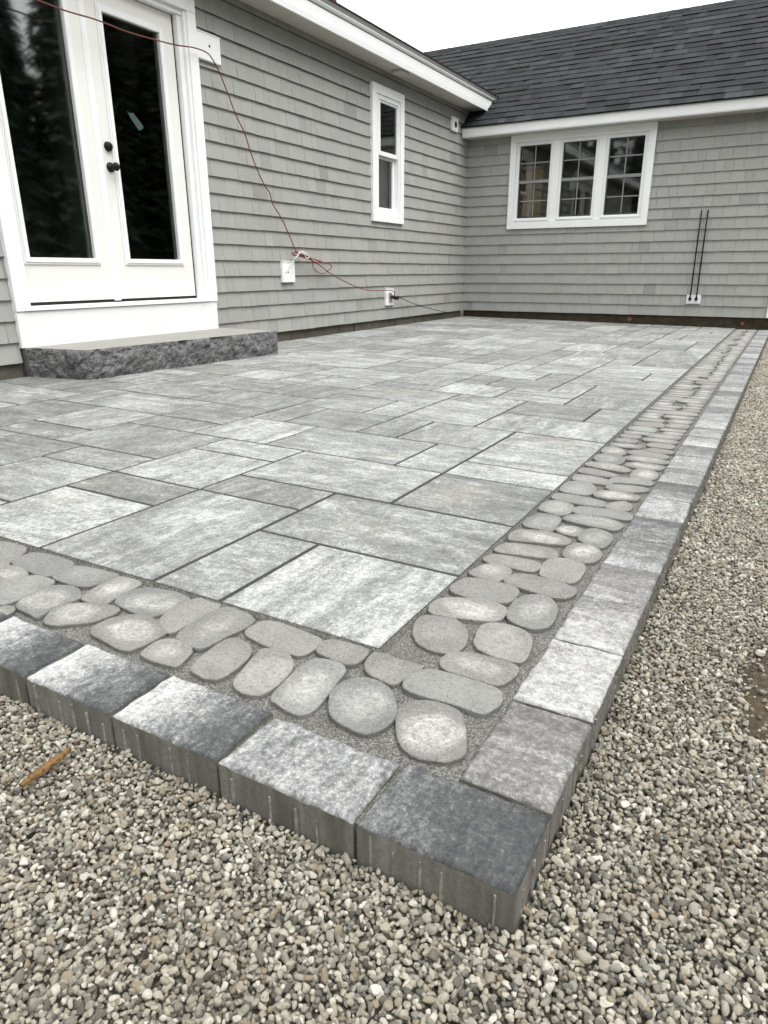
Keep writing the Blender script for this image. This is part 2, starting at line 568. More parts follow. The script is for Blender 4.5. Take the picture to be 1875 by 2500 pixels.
M = dict(
    dsand=mat_dark_sand(),
    slab=mat_slab(), cobble=mat_cobble(), etop=mat_edge_top(), eside=mat_edge_side(), rib=mat_rib(), sand=mat_sand(),
    granite=mat_granite(True), granite_top=mat_granite(False), shingle=mat_shingle(), roof=mat_roof(), brick=mat_brick(),
    gravel=mat_gravel(), ground=mat_ground(), soil=mat_soil(), found=mat_foundation(False), found_dark=mat_foundation(True),
    glass=mat_glass(), leaf=mat_leaf(),
    white=paint("white_trim_paint", (0.84, 0.85, 0.85), 0.45, 0.02),
    kick=paint("white_board_paint", (0.80, 0.805, 0.80), 0.5, 0.01, (16, 0.60, 0.30, (0.42, 0.41, 0.39))),
    door=paint("cream_door_paint", (0.80, 0.79, 0.755), 0.4, 0.02),
    soffit=paint("soffit_paint", (0.52, 0.51, 0.46), 0.6, 0.05),
    sheath=paint("wall_sheathing", (0.10, 0.10, 0.095), 0.9, 0.1),
    drip=paint("grey_drip_edge", (0.30, 0.30, 0.295), 0.6, 0.08),
    black=paint("black_metal", (0.006, 0.006, 0.006), 0.5, 0.05, spec=0.25),
    rubber=paint("black_rubber", (0.018, 0.018, 0.017), 0.7, 0.1),
    cord=paint("orange_cord_rubber", (0.15, 0.052, 0.036), 0.55, 0.15, scale=30),
    cordred=paint("red_cord_rubber", (0.24, 0.058, 0.045), 0.5, 0.15, scale=30),
    string=paint("white_string", (0.75, 0.74, 0.71), 0.8, 0.1),
    room=paint("room_plaster", (0.36, 0.40, 0.37), 0.9, 0.15),
    room2=paint("room_warm_wall", (0.10, 0.055, 0.028), 0.9, 0.25),
    curtain=paint("grey_blue_curtain", (0.10, 0.112, 0.13), 0.9, 0.1),
    muntin=paint("grey_muntin", (0.24, 0.24, 0.236), 0.5, 0.04),
    screen=paint("dark_screen_frame", (0.06, 0.062, 0.065), 0.5, 0.05),
    sill=paint("sill_wood", (0.62, 0.55, 0.45), 0.6, 0.1),
    plywood=mat_wood("plywood", (0.50, 0.25, 0.065), (0.64, 0.36, 0.11)),
    splinter=mat_wood("split_wood", (0.075, 0.040, 0.016), (0.20, 0.118, 0.045), (3, 40, 40)),
    bark=mat_wood("bark", (0.03, 0.022, 0.015), (0.07, 0.05, 0.035)),
    orange=paint("orange_marking_paint", (0.24, 0.09, 0.045), 0.9, 0.2),
    glass_patch=paint("teal_patch", (0.05, 0.078, 0.076), 0.6, 0.1),
    rock=paint("pale_stone", (0.44, 0.42, 0.37), 0.85, 0.15, scale=60),
)

# ================================================================== ground
def gz(x, y):
    return -0.078 + pz(max(x, 0.3), y)

gx = [-120, -60, -30, -16, -10, -7, -5] + list(np.arange(-4, 2.01, 0.25)) + [2.5, 3, 4, 6, 9, 14, 25, 60, 120]
gy = [-120, -60, -30, -15, -8, -5, -3] + list(np.arange(-2, 9.6, 0.25)) + [10, 12, 15, 20, 30, 60, 120]
gv = [(x, y, gz(x, y)) for y in gy for x in gx]
nx = len(gx)
gf = [(j * nx + i, j * nx + i + 1, (j + 1) * nx + i + 1, (j + 1) * nx + i) for j in range(len(gy) - 1) for i in range(nx - 1)]
link("ground", mesh("ground", gv, gf), M['ground'], kind='structure')

# ================================================================== patio: sand bed, then the laid pieces
PX0, PX1, PY0, PY1 = XW - 0.02, 0.395, -0.375, YB + 0.02
bx = np.array(list(np.linspace(PX0, -0.003, 18)) + [0.004, 0.10, 0.2, 0.30, PX1]); by = np.array([PY0, -0.2, -0.1, -0.004, 0.003] + list(np.linspace(0.15, PY1, 40)))
bv, bf = [], []
for y in by:
    for x in bx:
        bv.append((x, y, pz(x, y) - (-0.0016 if (x < 0 and y > 0) else 0.0100) + 0.0006 * mnoise.noise(Vector((x * 9, y * 9, 0)))))
n1 = len(bx)
for j in range(len(by) - 1):
    for i in range(n1 - 1):
        bf.append((j * n1 + i, j * n1 + i + 1, (j + 1) * n1 + i + 1, (j + 1) * n1 + i))
top_n = len(bv)
ring = [i for i in range(n1)] + [j * n1 + n1 - 1 for j in range(1, len(by))] + [(len(by) - 1) * n1 + i for i in range(n1 - 2, -1, -1)] + [j * n1 for j in range(len(by) - 2, 0, -1)]
for i in ring:
    bv.append((bv[i][0], bv[i][1], bv[i][2] - 0.06))
for a in range(len(ring)):
    b = (a + 1) % len(ring)
    bf.append((ring[a], top_n + a, top_n + b, ring[b]))
patio = link("patio", mesh("patio", bv, bf), [M['sand'], M['dsand']], kind='structure')
for pl in patio.data.polygons:
    if pl.center.x < 0 and pl.center.y > 0 and pl.index < (len(by) - 1) * (n1 - 1):
        pl.material_index = 1


def slab_xy(k, j):
    x = -(0.2 * k + 0.0007 * k * k)
    y = j * (0.1885 + 0.0012 * max(k, 0) / (1 + (j / 25.0) ** 2))
    return x, y

SLABS = [(0, 2, 0, 2), (2, 3, 0, 2), (3, 5, 0, 3), (5, 7, 0, 2), (5, 7, 2, 3), (0, 3, 2, 4), (3, 5, 3, 4), (5, 7, 3, 5), (2, 5, 4, 6), (0, 2, 4, 6),
         (0, 2, 6, 7), (0, 2, 7, 10), (2, 3, 6, 8), (3, 6, 6, 8), (5, 7, 5, 6), (7, 10, 4, 6), (7, 9, 3, 4), (9, 11, 2, 4), (7, 9, 1, 3), (7, 9, 0, 1),
         (10, 12, 4, 5), (10, 12, 5, 7), (8, 10, 6, 7), (8, 10, 7, 9), (6, 8, 6, 8), (10, 13, 7, 9), (8, 11, 9, 11), (11, 13, 9, 11), (8, 10, 11, 13),
         (10, 12, 11, 13), (8, 10, 13, 15), (10, 11, 13, 15), (8, 11, 15, 17), (6, 8, 10, 12), (7, 8, 8, 10), (5, 7, 8, 10), (5, 6, 10, 12), (4, 5, 8, 10),
         (2, 4, 8, 10), (3, 5, 10, 13), (3, 5, 13, 14), (0, 3, 10, 12), (1, 3, 12, 14), (0, 1, 12, 14), (0, 2, 14, 16), (0, 2, 16, 18), (2, 4, 14, 15),
         (2, 4, 15, 16), (5, 6, 16, 18), (3, 5, 16, 18), (2, 3, 16, 18), (4, 6, 14, 16), (5, 8, 12, 14), (6, 8, 14, 15), (6, 8, 15, 17), (6, 8, 17, 19),
         (4, 6, 18, 20), (3, 4, 18, 20), (0, 3, 18, 20), (1, 3, 20, 22), (0, 1, 20, 22), (0, 3, 22, 24), (0, 2, 24, 26), (0, 2, 26, 28), (0, 2, 28, 31),
         (8, 10, 8, 9)]
KN, JN = 19, 50
occ = {}
TILES = []
def try_put(k0, k1, j0, j1):
    cells = [(k, j) for k in range(k0, k1) for j in range(j0, j1)]
    if any(c in occ or c[0] >= KN or c[1] >= JN for c in cells):
        return False
    for c in cells:
        occ[c] = 1
    TILES.append((k0, k1, j0, j1))
    return True
for s_ in SLABS:
    try_put(*s_)
rt = random.Random(5)
for j in range(JN):
    for k in range(KN):
        if (k, j) in occ:
            continue
        opts = [(2, 2), (3, 2), (2, 3), (2, 1), (1, 2), (2, 2), (3, 2)]
        rt.shuffle(opts)
        for (a, b) in opts + [(2, 1), (1, 2), (1, 1)]:
            if try_put(k, k + a, j, j + b):
                break

for ti, (k0, k1, j0, j1) in enumerate(TILES):
    c = [slab_xy(k1, j0), slab_xy(k0, j0), slab_xy(k0, j1), slab_xy(k1, j1)]
    c = [(max(x, XW + 0.004), min(y, YB - 0.004)) for x, y in c]
    cx = sum(p[0] for p in c) / 4; cy = sum(p[1] for p in c) / 4
    if abs(c[1][0] - c[0][0]) < 0.03 or abs(c[2][1] - c[1][1]) < 0.03 or abs(c[3][1] - c[0][1]) < 0.02:
        continue
    g = 0.0056 + rt.random() * 0.0014
    g2 = g + 0.0022
    lift = 0.0036 + rt.uniform(-0.0006, 0.0010)
    tx, ty = rt.uniform(-1, 1) * 0.002, rt.uniform(-1, 1) * 0.002
    sx = [1, -1, -1, 1]; sy = [1, 1, -1, -1]
    rot = rt.random() < 0.3
    zc = pz(cx, cy)
    def loc(x, y, z):
        x, y = x - cx, y - cy
        return (y, -x, z) if rot else (x, y, z)
    outer = [(x + sx[i] * g, y + sy[i] * g) for i, (x, y) in enumerate(c)]
    inner = [(x + sx[i] * g2, y + sy[i] * g2) for i, (x, y) in enumerate(c)]
    tilt = lambda x, y: lift + tx * (x - cx) + ty * (y - cy) + pz(x, y) - zc
    vv = [loc(x, y, -0.045 + pz(x, y) - zc) for x, y in outer] + [loc(x, y, tilt(x, y) - 0.0018) for x, y in outer] + [loc(x, y, tilt(x, y)) for x, y in inner]
    ff = [(8, 9, 10, 11)]
    for i in range(4):
        q = (i + 1) % 4
        ff += [(i, q, 4 + q, 4 + i), (4 + i, 4 + q, 8 + q, 8 + i)]
    o = link("paving_slab", mesh("paving_slab", vv, ff), M['slab'], patio)
    o.location = (cx, cy, zc)
    if rot:
        o.rotation_euler = (0, 0, R(90))

# ---- cobbles ------------------------------------------------------
COB=[((-1.150,-0.048),(-1.155,-0.016),(-1.099,0.001),(-1.049,-0.011),(-1.012,-0.061),(-1.000,-0.115),(-1.049,-0.119)),
((-0.997,-0.083),(-1.014,-0.037),(-0.996,-0.011),(-0.930,0.010),(-0.866,-0.010),(-0.850,-0.036),(-0.854,-0.092),(-0.931,-0.093)),
((-1.017,-0.147),(-1.010,-0.108),(-0.968,-0.091),(-0.913,-0.101),(-0.893,-0.123),(-0.886,-0.187),(-0.944,-0.184)),
((-0.837,-0.086),(-0.848,-0.035),(-0.832,-0.014),(-0.760,0.003),(-0.706,-0.009),(-0.713,-0.064),(-0.735,-0.089),(-0.784,-0.093)),
((-0.898,-0.204),(-0.894,-0.140),(-0.879,-0.106),(-0.824,-0.100),(-0.803,-0.115),(-0.796,-0.172),(-0.797,-0.220),(-0.813,-0.234),(-0.859,-0.236)),
((-0.692,-0.118),(-0.707,-0.050),(-0.699,-0.008),(-0.652,-0.003),(-0.626,-0.015),(-0.622,-0.073),(-0.617,-0.119),(-0.640,-0.127),(-0.670,-0.130)),
((-0.776,-0.218),(-0.805,-0.157),(-0.799,-0.123),(-0.750,-0.100),(-0.708,-0.112),(-0.684,-0.137),(-0.694,-0.181),(-0.685,-0.228),(-0.717,-0.229)),
((-0.662,-0.233),(-0.691,-0.188),(-0.679,-0.154),(-0.617,-0.123),(-0.573,-0.121),(-0.562,-0.146),(-0.575,-0.192),(-0.606,-0.218),(-0.630,-0.235)),
((-0.604,-0.102),(-0.622,-0.054),(-0.587,-0.016),(-0.517,0.000),(-0.464,-0.019),(-0.461,-0.045),(-0.480,-0.105),(-0.502,-0.117),(-0.552,-0.114)),
((-0.455,-0.116),(-0.472,-0.064),(-0.459,-0.006),(-0.420,0.006),(-0.393,-0.006),(-0.382,-0.040),(-0.390,-0.096),(-0.395,-0.139),(-0.423,-0.135)),
((-0.536,-0.218),(-0.553,-0.180),(-0.534,-0.135),(-0.484,-0.115),(-0.417,-0.136),(-0.406,-0.161),(-0.410,-0.208),(-0.426,-0.232),(-0.478,-0.228)),
((-0.376,-0.144),(-0.387,-0.094),(-0.379,-0.012),(-0.338,0.002),(-0.293,-0.016),(-0.281,-0.043),(-0.291,-0.104),(-0.299,-0.153),(-0.337,-0.160)),
((-0.388,-0.224),(-0.395,-0.192),(-0.387,-0.165),(-0.350,-0.156),(-0.314,-0.169),(-0.301,-0.196),(-0.298,-0.225),(-0.326,-0.231),(-0.365,-0.232)),
((-0.271,-0.213),(-0.281,-0.171),(-0.281,-0.105),(-0.243,-0.099),(-0.212,-0.118),(-0.199,-0.159),(-0.199,-0.210),(-0.224,-0.227),(-0.251,-0.224)),
((-0.795,-0.290),(-0.803,-0.255),(-0.792,-0.231),(-0.765,-0.230),(-0.752,-0.249),(-0.757,-0.269),(-0.757,-0.295)),
((-0.268,-0.068),(-0.273,-0.030),(-0.255,-0.003),(-0.184,0.008),(-0.123,-0.016),(-0.115,-0.042),(-0.126,-0.083),(-0.168,-0.086),(-0.221,-0.083)),
((-0.104,-0.057),(-0.112,-0.018),(-0.088,0.007),(-0.035,0.004),(-0.017,-0.015),(-0.017,-0.056),(-0.039,-0.069),(-0.075,-0.065)),
((-0.171,-0.213),(-0.184,-0.176),(-0.198,-0.110),(-0.183,-0.093),(-0.149,-0.090),(-0.118,-0.113),(-0.103,-0.150),(-0.102,-0.204),(-0.117,-0.224),(-0.144,-0.227)),
((-0.087,-0.212),(-0.095,-0.170),(-0.099,-0.109),(-0.086,-0.078),(-0.045,-0.072),(-0.023,-0.086),(-0.017,-0.114),(-0.005,-0.189),(-0.007,-0.217),(-0.024,-0.231),(-0.068,-0.224)),
((0.008,-0.181),(-0.007,-0.145),(0.002,-0.109),(0.032,-0.089),(0.070,-0.095),(0.103,-0.127),(0.120,-0.161),(0.119,-0.192),(0.103,-0.219),(0.069,-0.220),(0.033,-0.210)),
((0.133,-0.177),(0.117,-0.136),(0.131,-0.103),(0.167,-0.091),(0.205,-0.097),(0.226,-0.124),(0.245,-0.163),(0.251,-0.191),(0.234,-0.214),(0.197,-0.226),(0.164,-0.216)),
((-0.003,-0.048),(-0.008,-0.010),(0.010,0.033),(0.046,0.049),(0.087,0.023),(0.094,0.004),(0.084,-0.051),(0.073,-0.081),(0.036,-0.078),(0.013,-0.069)),
((0.090,-0.072),(0.089,-0.041),(0.109,-0.011),(0.158,0.007),(0.220,0.008),(0.247,-0.018),(0.253,-0.049),(0.238,-0.084),(0.189,-0.084),(0.127,-0.089),(0.101,-0.083)),
((0.113,0.031),(0.117,0.061),(0.150,0.083),(0.210,0.086),(0.243,0.077),(0.246,0.041),(0.230,0.007),(0.182,0.005),(0.131,0.008)),
((0.012,0.115),(0.002,0.159),(0.023,0.181),(0.061,0.192),(0.103,0.166),(0.124,0.123),(0.126,0.080),(0.100,0.058),(0.063,0.059),(0.033,0.079)),
((0.135,0.144),(0.128,0.188),(0.151,0.215),(0.194,0.217),(0.228,0.197),(0.243,0.146),(0.244,0.102),(0.215,0.092),(0.171,0.098),(0.146,0.113)),
((0.002,0.207),(0.002,0.249),(0.035,0.277),(0.100,0.295),(0.144,0.283),(0.153,0.248),(0.142,0.217),(0.083,0.196),(0.025,0.185)),
((0.159,0.256),(0.150,0.323),(0.167,0.366),(0.202,0.381),(0.233,0.351),(0.246,0.314),(0.249,0.260),(0.227,0.228),(0.187,0.230)),
((0.002,0.313),(-0.003,0.357),(0.021,0.387),(0.077,0.397),(0.125,0.392),(0.144,0.363),(0.138,0.311),(0.094,0.291),(0.031,0.294)),
((0.094,0.417),(0.095,0.444),(0.120,0.470),(0.173,0.472),(0.224,0.464),(0.252,0.443),(0.246,0.401),(0.213,0.382),(0.159,0.391),(0.111,0.400)),
((0.005,0.416),(0.020,0.477),(0.053,0.495),(0.092,0.471),(0.083,0.405),(0.046,0.401)),
((0.149,0.509),(0.143,0.570),(0.159,0.604),(0.200,0.614),(0.235,0.592),(0.243,0.528),(0.234,0.485),(0.197,0.475),(0.160,0.487)),
((0.005,0.511),(0.012,0.546),(0.048,0.560),(0.106,0.562),(0.137,0.549),(0.141,0.521),(0.128,0.495),(0.072,0.494),(0.032,0.495)),
((0.007,0.583),(0.016,0.635),(0.066,0.656),(0.130,0.658),(0.155,0.633),(0.152,0.600),(0.099,0.583),(0.035,0.572)),
((0.167,0.640),(0.164,0.697),(0.191,0.733),(0.235,0.717),(0.255,0.677),(0.248,0.623),(0.219,0.607),(0.182,0.617)),
((0.011,0.676),(0.005,0.733),(0.049,0.765),(0.111,0.769),(0.156,0.744),(0.154,0.701),(0.099,0.684),(0.029,0.665)),
((0.171,0.774),(0.170,0.832),(0.196,0.862),(0.237,0.847),(0.254,0.799),(0.245,0.731),(0.213,0.734),(0.183,0.752)),
((0.006,0.803),(0.011,0.898),(0.046,0.918),(0.088,0.899),(0.095,0.790),(0.057,0.785)),
((0.101,0.802),(0.107,0.831),(0.136,0.852),(0.164,0.837),(0.168,0.786),(0.131,0.781)),
((0.097,0.895),(0.106,0.943),(0.152,0.960),(0.222,0.957),(0.255,0.927),(0.249,0.877),(0.212,0.872),(0.143,0.880)),
((0.100,0.984),(0.108,1.033),(0.162,1.045),(0.233,1.049),(0.263,1.022),(0.257,0.977),(0.189,0.972),(0.126,0.963)),
((0.003,0.956),(0.006,1.033),(0.039,1.051),(0.088,1.031),(0.098,0.955),(0.071,0.923),(0.031,0.935)),
((0.173,1.079),(0.186,1.124),(0.217,1.151),(0.243,1.127),(0.248,1.075),(0.222,1.052),(0.185,1.058)),
((0.008,1.083),(0.018,1.124),(0.077,1.132),(0.152,1.115),(0.169,1.096),(0.165,1.056),(0.104,1.050),(0.032,1.057)),
((0.116,1.174),(0.122,1.220),(0.172,1.243),(0.227,1.237),(0.248,1.218),(0.244,1.176),(0.196,1.155),(0.139,1.147)),
((0.003,1.185),(-0.003,1.260),(0.029,1.294),(0.083,1.286),(0.110,1.223),(0.101,1.166),(0.060,1.154),(0.019,1.162)),
((0.131,1.279),(0.139,1.317),(0.192,1.335),(0.248,1.333),(0.257,1.295),(0.212,1.259),(0.159,1.251)),
((-0.002,1.343),(0.011,1.383),(0.083,1.384),(0.135,1.349),(0.130,1.307),(0.068,1.300),(0.019,1.308)),
((0.123,1.365),(0.136,1.413),(0.191,1.427),(0.249,1.424),(0.255,1.370),(0.198,1.361),(0.145,1.343)),
((0.174,1.454),(0.175,1.543),(0.211,1.577),(0.253,1.536),(0.259,1.465),(0.226,1.423),(0.191,1.427)),
((-0.004,1.417),(0.006,1.475),(0.061,1.480),(0.132,1.443),(0.115,1.402),(0.061,1.403)),
((0.006,1.515),(0.014,1.570),(0.089,1.576),(0.159,1.534),(0.150,1.490),(0.083,1.492)),
((0.134,1.587),(0.143,1.648),(0.197,1.663),(0.258,1.642),(0.251,1.586),(0.194,1.572)),
((0.007,1.629),(0.014,1.708),(0.068,1.737),(0.113,1.674),(0.106,1.585),(0.050,1.581)),
((0.110,1.687),(0.124,1.748),(0.187,1.759),(0.260,1.727),(0.255,1.682),(0.183,1.670)),
((0.002,1.763),(0.010,1.849),(0.058,1.849),(0.097,1.785),(0.083,1.725),(0.036,1.729)),
((0.103,1.788),(0.118,1.851),(0.182,1.864),(0.251,1.810),(0.236,1.765),(0.161,1.759)),
((0.158,1.867),(0.181,1.912),(0.256,1.889),(0.250,1.845),(0.193,1.838))]


def cobble(outline, lift, npts_per=3, tint=(1, 1, 1)):
    pts = catmull([Vector((x, y, 0)) for x, y in outline], npts_per, True)
    n = len(pts)
    cen = sum(pts, Vector()) / n
    zc = pz(cen.x, cen.y)
    pts = [p - cen for p in pts]
    if sum(pts[i].x * pts[(i + 1) % n].y - pts[i].y * pts[(i + 1) % n].x for i in range(n)) < 0:
        pts.reverse()
    rad = min(p.length for p in pts)
    levels = [(0.004, -0.034), (0.0014, -0.0130), (0.000, -0.0026), (0.0006, -0.0011), (0.0020, -0.0003), (0.0060, 0.0)]
    vv, ff = [], []
    seed = rt.random() * 50
    for ins, z in levels:
        for p in pts:
            L_ = p.length
            q = p * max(0.25, (L_ - ins) / L_)
            w = 0.0009 * mnoise.noise(Vector((q.x * 45, q.y * 45, seed)))
            q = q * (1 + 0.022 * mnoise.noise(Vector((p.x * 95, p.y * 95, seed))) + 0.012 * mnoise.noise(Vector((p.x * 260, p.y * 260, seed))))
            vv.append((q.x, q.y, z + lift + (w if z > -0.02 else 0)))
    for a in range(len(levels) - 1):
        for i in range(n):
            ff.append((a * n + i, a * n + (i + 1) % n, (a + 1) * n + (i + 1) % n, (a + 1) * n + i))
    vv.append((0, 0, lift + 0.0002))
    last = (len(levels) - 1) * n
    for i in range(n):
        ff.append((last + i, last + (i + 1) % n, len(vv) - 1))
    me = mesh("cobblestone", vv, ff)
    me.polygons.foreach_set("use_smooth", [q >= 2 * n for q in range(len(ff))])
    o = link("cobblestone", me, M['cobble'], patio)
    o.location = (cen.x, cen.y, zc)
    o.color = (*tint, 1)
    return o

def ctint():
    b = rt.uniform(0.86, 1.12)
    w = rt.uniform(-0.005, 0.035)
    return (b * (1 + w), b, b * (1 - w))

for oi_, ol in enumerate(COB):
    right = sum(p[0] for p in ol) / len(ol) > 0
    ol = [(max(x, 0.004), y) if (right and sum(p[1] for p in ol) / len(ol) > 0.02) else (x, min(y, -0.004) if sum(p[1] for p in ol) / len(ol) < 0 else y) for x, y in ol]
    ca = (sum(p[0] for p in ol) / len(ol), sum(p[1] for p in ol) / len(ol))
    ol = [(ca[0] + (x - ca[0]) * 1.045, ca[1] + (y - ca[1]) * 1.045) for x, y in ol]
    cobble(ol, rt.uniform(-0.0015, 0.0015), 4, ctint())

def rrect(cx, cy, w, h, ang=0.0):
    """uneven rounded rectangle"""
    n = 8
    e = rt.uniform(2.6, 4.2)
    out = []
    for i in range(n):
        a = 2 * math.pi * (i + 0.5) / n
        c_, s_ = math.cos(a), math.sin(a)
        x = math.copysign(abs(c_) ** (2 / e), c_) * w / 2 * rt.uniform(0.93, 1.03)
        y = math.copysign(abs(s_) ** (2 / e), s_) * h / 2 * rt.uniform(0.93, 1.03)
        out.append((cx + x * math.cos(ang) - y * math.sin(ang), cy + x * math.sin(ang) + y * math.cos(ang)))
    return out

# the band runs on to the wing's wall in two loose rows
yl, yr = 1.862, 1.925
while min(yl, yr) < YB - 0.10:
    hl, hr = rt.choice([0.075, 0.085, 0.10, 0.125]), rt.choice([0.075, 0.085, 0.095, 0.12])
    split = rt.choice([0.105, 0.14, 0.15, 0.16])
    if yl < YB - 0.10:
        cobble(rrect((0.006 + split) / 2, yl + hl / 2, split - 0.009, hl - 0.007, rt.uniform(-0.08, 0.08)), rt.uniform(-0.001, 0.001), 2, ctint())
    if yr < YB - 0.10:
        cobble(rrect((split + 0.256) / 2, yr + hr / 2, 0.252 - split, hr - 0.007, rt.uniform(-0.08, 0.08)), rt.uniform(-0.001, 0.001), 2, ctint())
    yl += hl; yr += hr
# and to the left along the front
x1, x2 = -1.02, -0.905
for _ in range(9):
    w1, w2 = rt.choice([0.09, 0.11, 0.14]), rt.choice([0.09, 0.11, 0.13])
    sp = rt.choice([-0.10, -0.12, -0.14])
    if x1 < -1.16:
        cobble(rrect(x1 - w1 / 2, sp / 2, w1 - 0.01, -sp - 0.012), rt.uniform(-0.001, 0.001), 2, ctint())
    cobble(rrect(x2 - w2 / 2, (sp - 0.235) / 2, w2 - 0.01, 0.235 + sp - 0.008), rt.uniform(-0.001, 0.001), 2, ctint())
    x1 -= w1; x2 -= w2

# ---- edging blocks ------------------------------------------------
def edging(x0, x1, y0, y1, faces, tone, grad, warm=0.0, long_axis='x', h=0.082):
    """block with a pillowed, slightly chipped face and spacer ribs on its outer sides"""
    cx, cy = (x0 + x1) / 2, (y0 + y1) / 2
    zc = pz(cx, cy)
    g = 0.0032
    w, d = (x1 - x0) - 2 * g, (y1 - y0) - 2 * g
    near = cy < 1.8
    st = 0.009 if near else 0.03
    nx_, ny_ = max(4, int(w / st)), max(4, int(d / st))
    edge_u = [0, 0.004, 0.009]
    def axis(n, L_):
        a = list(np.linspace(0.016, L_ - 0.016, n))
        return [0, 0.003, 0.008] + a + [L_ - 0.008, L_ - 0.003, L_]
    ax, ay = axis(nx_, w), axis(ny_, d)
    sd = rt.random() * 90
    vv, ff = [], []
    for yy in ay:
        for xx in ax:
            e = min(xx, w - xx, yy, d - yy)
            X, Y = xx - w / 2, yy - d / 2
            wav = mnoise.noise(Vector((X * 28 + sd, Y * 28, 3)))
            wav2 = mnoise.noise(Vector((X * 90 + sd, Y * 90, 7)))
            rr = 0.0120
            dr = 0 if e >= rr else rr - math.sqrt(max(rr * rr - (rr - e) ** 2, 0))
            z = 0.002 - dr * (0.50 + 0.55 * wav) + 0.0010 * wav + 0.0007 * wav2
            jx = (0.0026 * wav + 0.0012 * wav2 + 0.0006) if e < 0.004 else (0.0016 * wav if e < 0.009 else 0)
            vv.append((X + (jx if abs(X) > abs(Y) * w / d else 0) * (-1 if X > 0 else 1), Y + (jx if abs(X) <= abs(Y) * w / d else 0) * (-1 if Y > 0 else 1), z))
    NX, NY = len(ax), len(ay)
    ff = [(j * NX + i, j * NX + i + 1, (j + 1) * NX + i + 1, (j + 1) * NX + i) for j in range(NY - 1) for i in range(NX - 1)]
    mi = [0] * len(ff)
    ring_ = [i for i in range(NX)] + [j * NX + NX - 1 for j in range(1, NY)] + [(NY - 1) * NX + i for i in range(NX - 2, -1, -1)] + [j * NX for j in range(NY - 2, 0, -1)]
    b0 = len(vv)
    for i in ring_:
        vv.append((vv[i][0], vv[i][1], -h))
    for a in range(len(ring_)):
        b = (a + 1) % len(ring_)
        ff.append((ring_[a], b0 + a, b0 + b, ring_[b])); mi.append(1)
    # ribs
    mb = MB(); mb.v, mb.f, mb.mi = vv, ff, mi
    nrib = 6
    for side in faces:
        L_ = w if side == 'f' else d
        nr = nrib if L_ > 0.18 else 3
        for q in range(nr):
            p = -L_ / 2 + L_ * (q + 0.6) / (nr + 0.2) + rt.uniform(-0.004, 0.004)
            hw = rt.uniform(0.0018, 0.0040)
            if rt.random() < 0.15:
                continue
            zt, zb = rt.uniform(-0.008, -0.028), -h + 0.001
            o_ = rt.uniform(0.0008, 0.0022)
            if side == 'f':
                pr = [(p - hw, -d / 2 + 0.004), (p - hw * .5, -d / 2 - o_), (p + hw * .5, -d / 2 - o_), (p + hw, -d / 2 + 0.004)]
            else:
                pr = [(w / 2 - 0.004, p - hw), (w / 2 + o_, p - hw * .5), (w / 2 + o_, p + hw * .5), (w / 2 - 0.004, p + hw)]
            mb.add([(x, y, zb) for x, y in pr] + [(x, y, zt) for x, y in pr], [(0, 1, 5, 4), (1, 2, 6, 5), (2, 3, 7, 6), (4, 5, 6, 7), (3, 0, 4, 7), (0, 3, 2, 1)], 2)
    me = mesh("edging_block", mb.v, mb.f)
    for m in (M['etop'], M['eside'], M['rib']):
        me.materials.append(m)
    me.polygons.foreach_set("material_index", mb.mi)
    bm = bmesh.new(); bm.from_mesh(me); bmesh.ops.recalc_face_normals(bm, faces=bm.faces); bm.to_mesh(me); bm.free()
    me.polygons.foreach_set("use_smooth", [m_ == 0 for m_ in mb.mi])
    o = link("edging_block", me, None, patio)
    o.location = (cx, cy, zc + rt.uniform(-0.0012, 0.0012))
    o.rotation_euler = (rt.uniform(-1, 1) * 0.004, rt.uniform(-1, 1) * 0.004, rt.uniform(-1, 1) * 0.006)
    o.color = (tone, grad, warm, 0.0 if (faces == 'r') else 1.0)
    return o

edging(0.183, 0.405, -0.386, -0.242, 'fr', 0.25, 0.30)                       # corner
fx = [0.183, -0.054, -0.282, -0.507, -0.735, -0.962, -1.19, -1.42, -1.65]
ft = [(0.56, -0.12), (0.52, 0.62), (0.52, 0.68), (0.50, 0.70), (0.5, 0.6), (0.45, 0.5), (0.5, 0.5), (0.4, 0.6)]
for i in range(len(fx) - 1):
    edging(fx[i + 1], fx[i], -0.386, -0.248 + rt.uniform(-0.003, 0.003), 'f', *ft[i])
x = fx[-1]
while x > XW + 0.3:
    edging(x - 0.228, x, -0.386, -0.248, 'f', rt.uniform(0.3, 0.6), 0.6)
    x -= 0.228
ry = [-0.242, -0.022, 0.211, 0.424, 0.628, 0.834, 1.03]
rtone = [(0.42, 0.05, 0.3), (0.70, 0.0, 0.3), (0.60, 0.3, 0.3), (0.47, 0.2, 0.3), (0.50, 0.3, 0.2), (0.40, 0.2, 0.1)]
for i in range(len(ry) - 1):
    edging(0.264, 0.405, ry[i], ry[i + 1], 'r', *rtone[i])
y = ry[-1]
i = 0
while y < YB - 0.15:
    L_ = 0.20
    lt = [0.58, 0.42, 0.50, 0.56, 0.40, 0.58, 0.48, 0.58][i % 8] + rt.uniform(-0.05, 0.05)
    edging(0.264, 0.405, y, min(y + L_, YB - 0.01), 'r', lt, rt.uniform(-0.45, 0.45), 0.15)
    y += L_; i += 1

# ================================================================== house
house = link("house", None, None, None, label="grey shingled house with white trim around an inside corner beside the patio", category="house")
house.empty_display_size = 0.3

def zk(i):
    return 0.3655 + 0.1344 * i if i <= 7 else 1.3063 + 0.1326 * (i - 7)

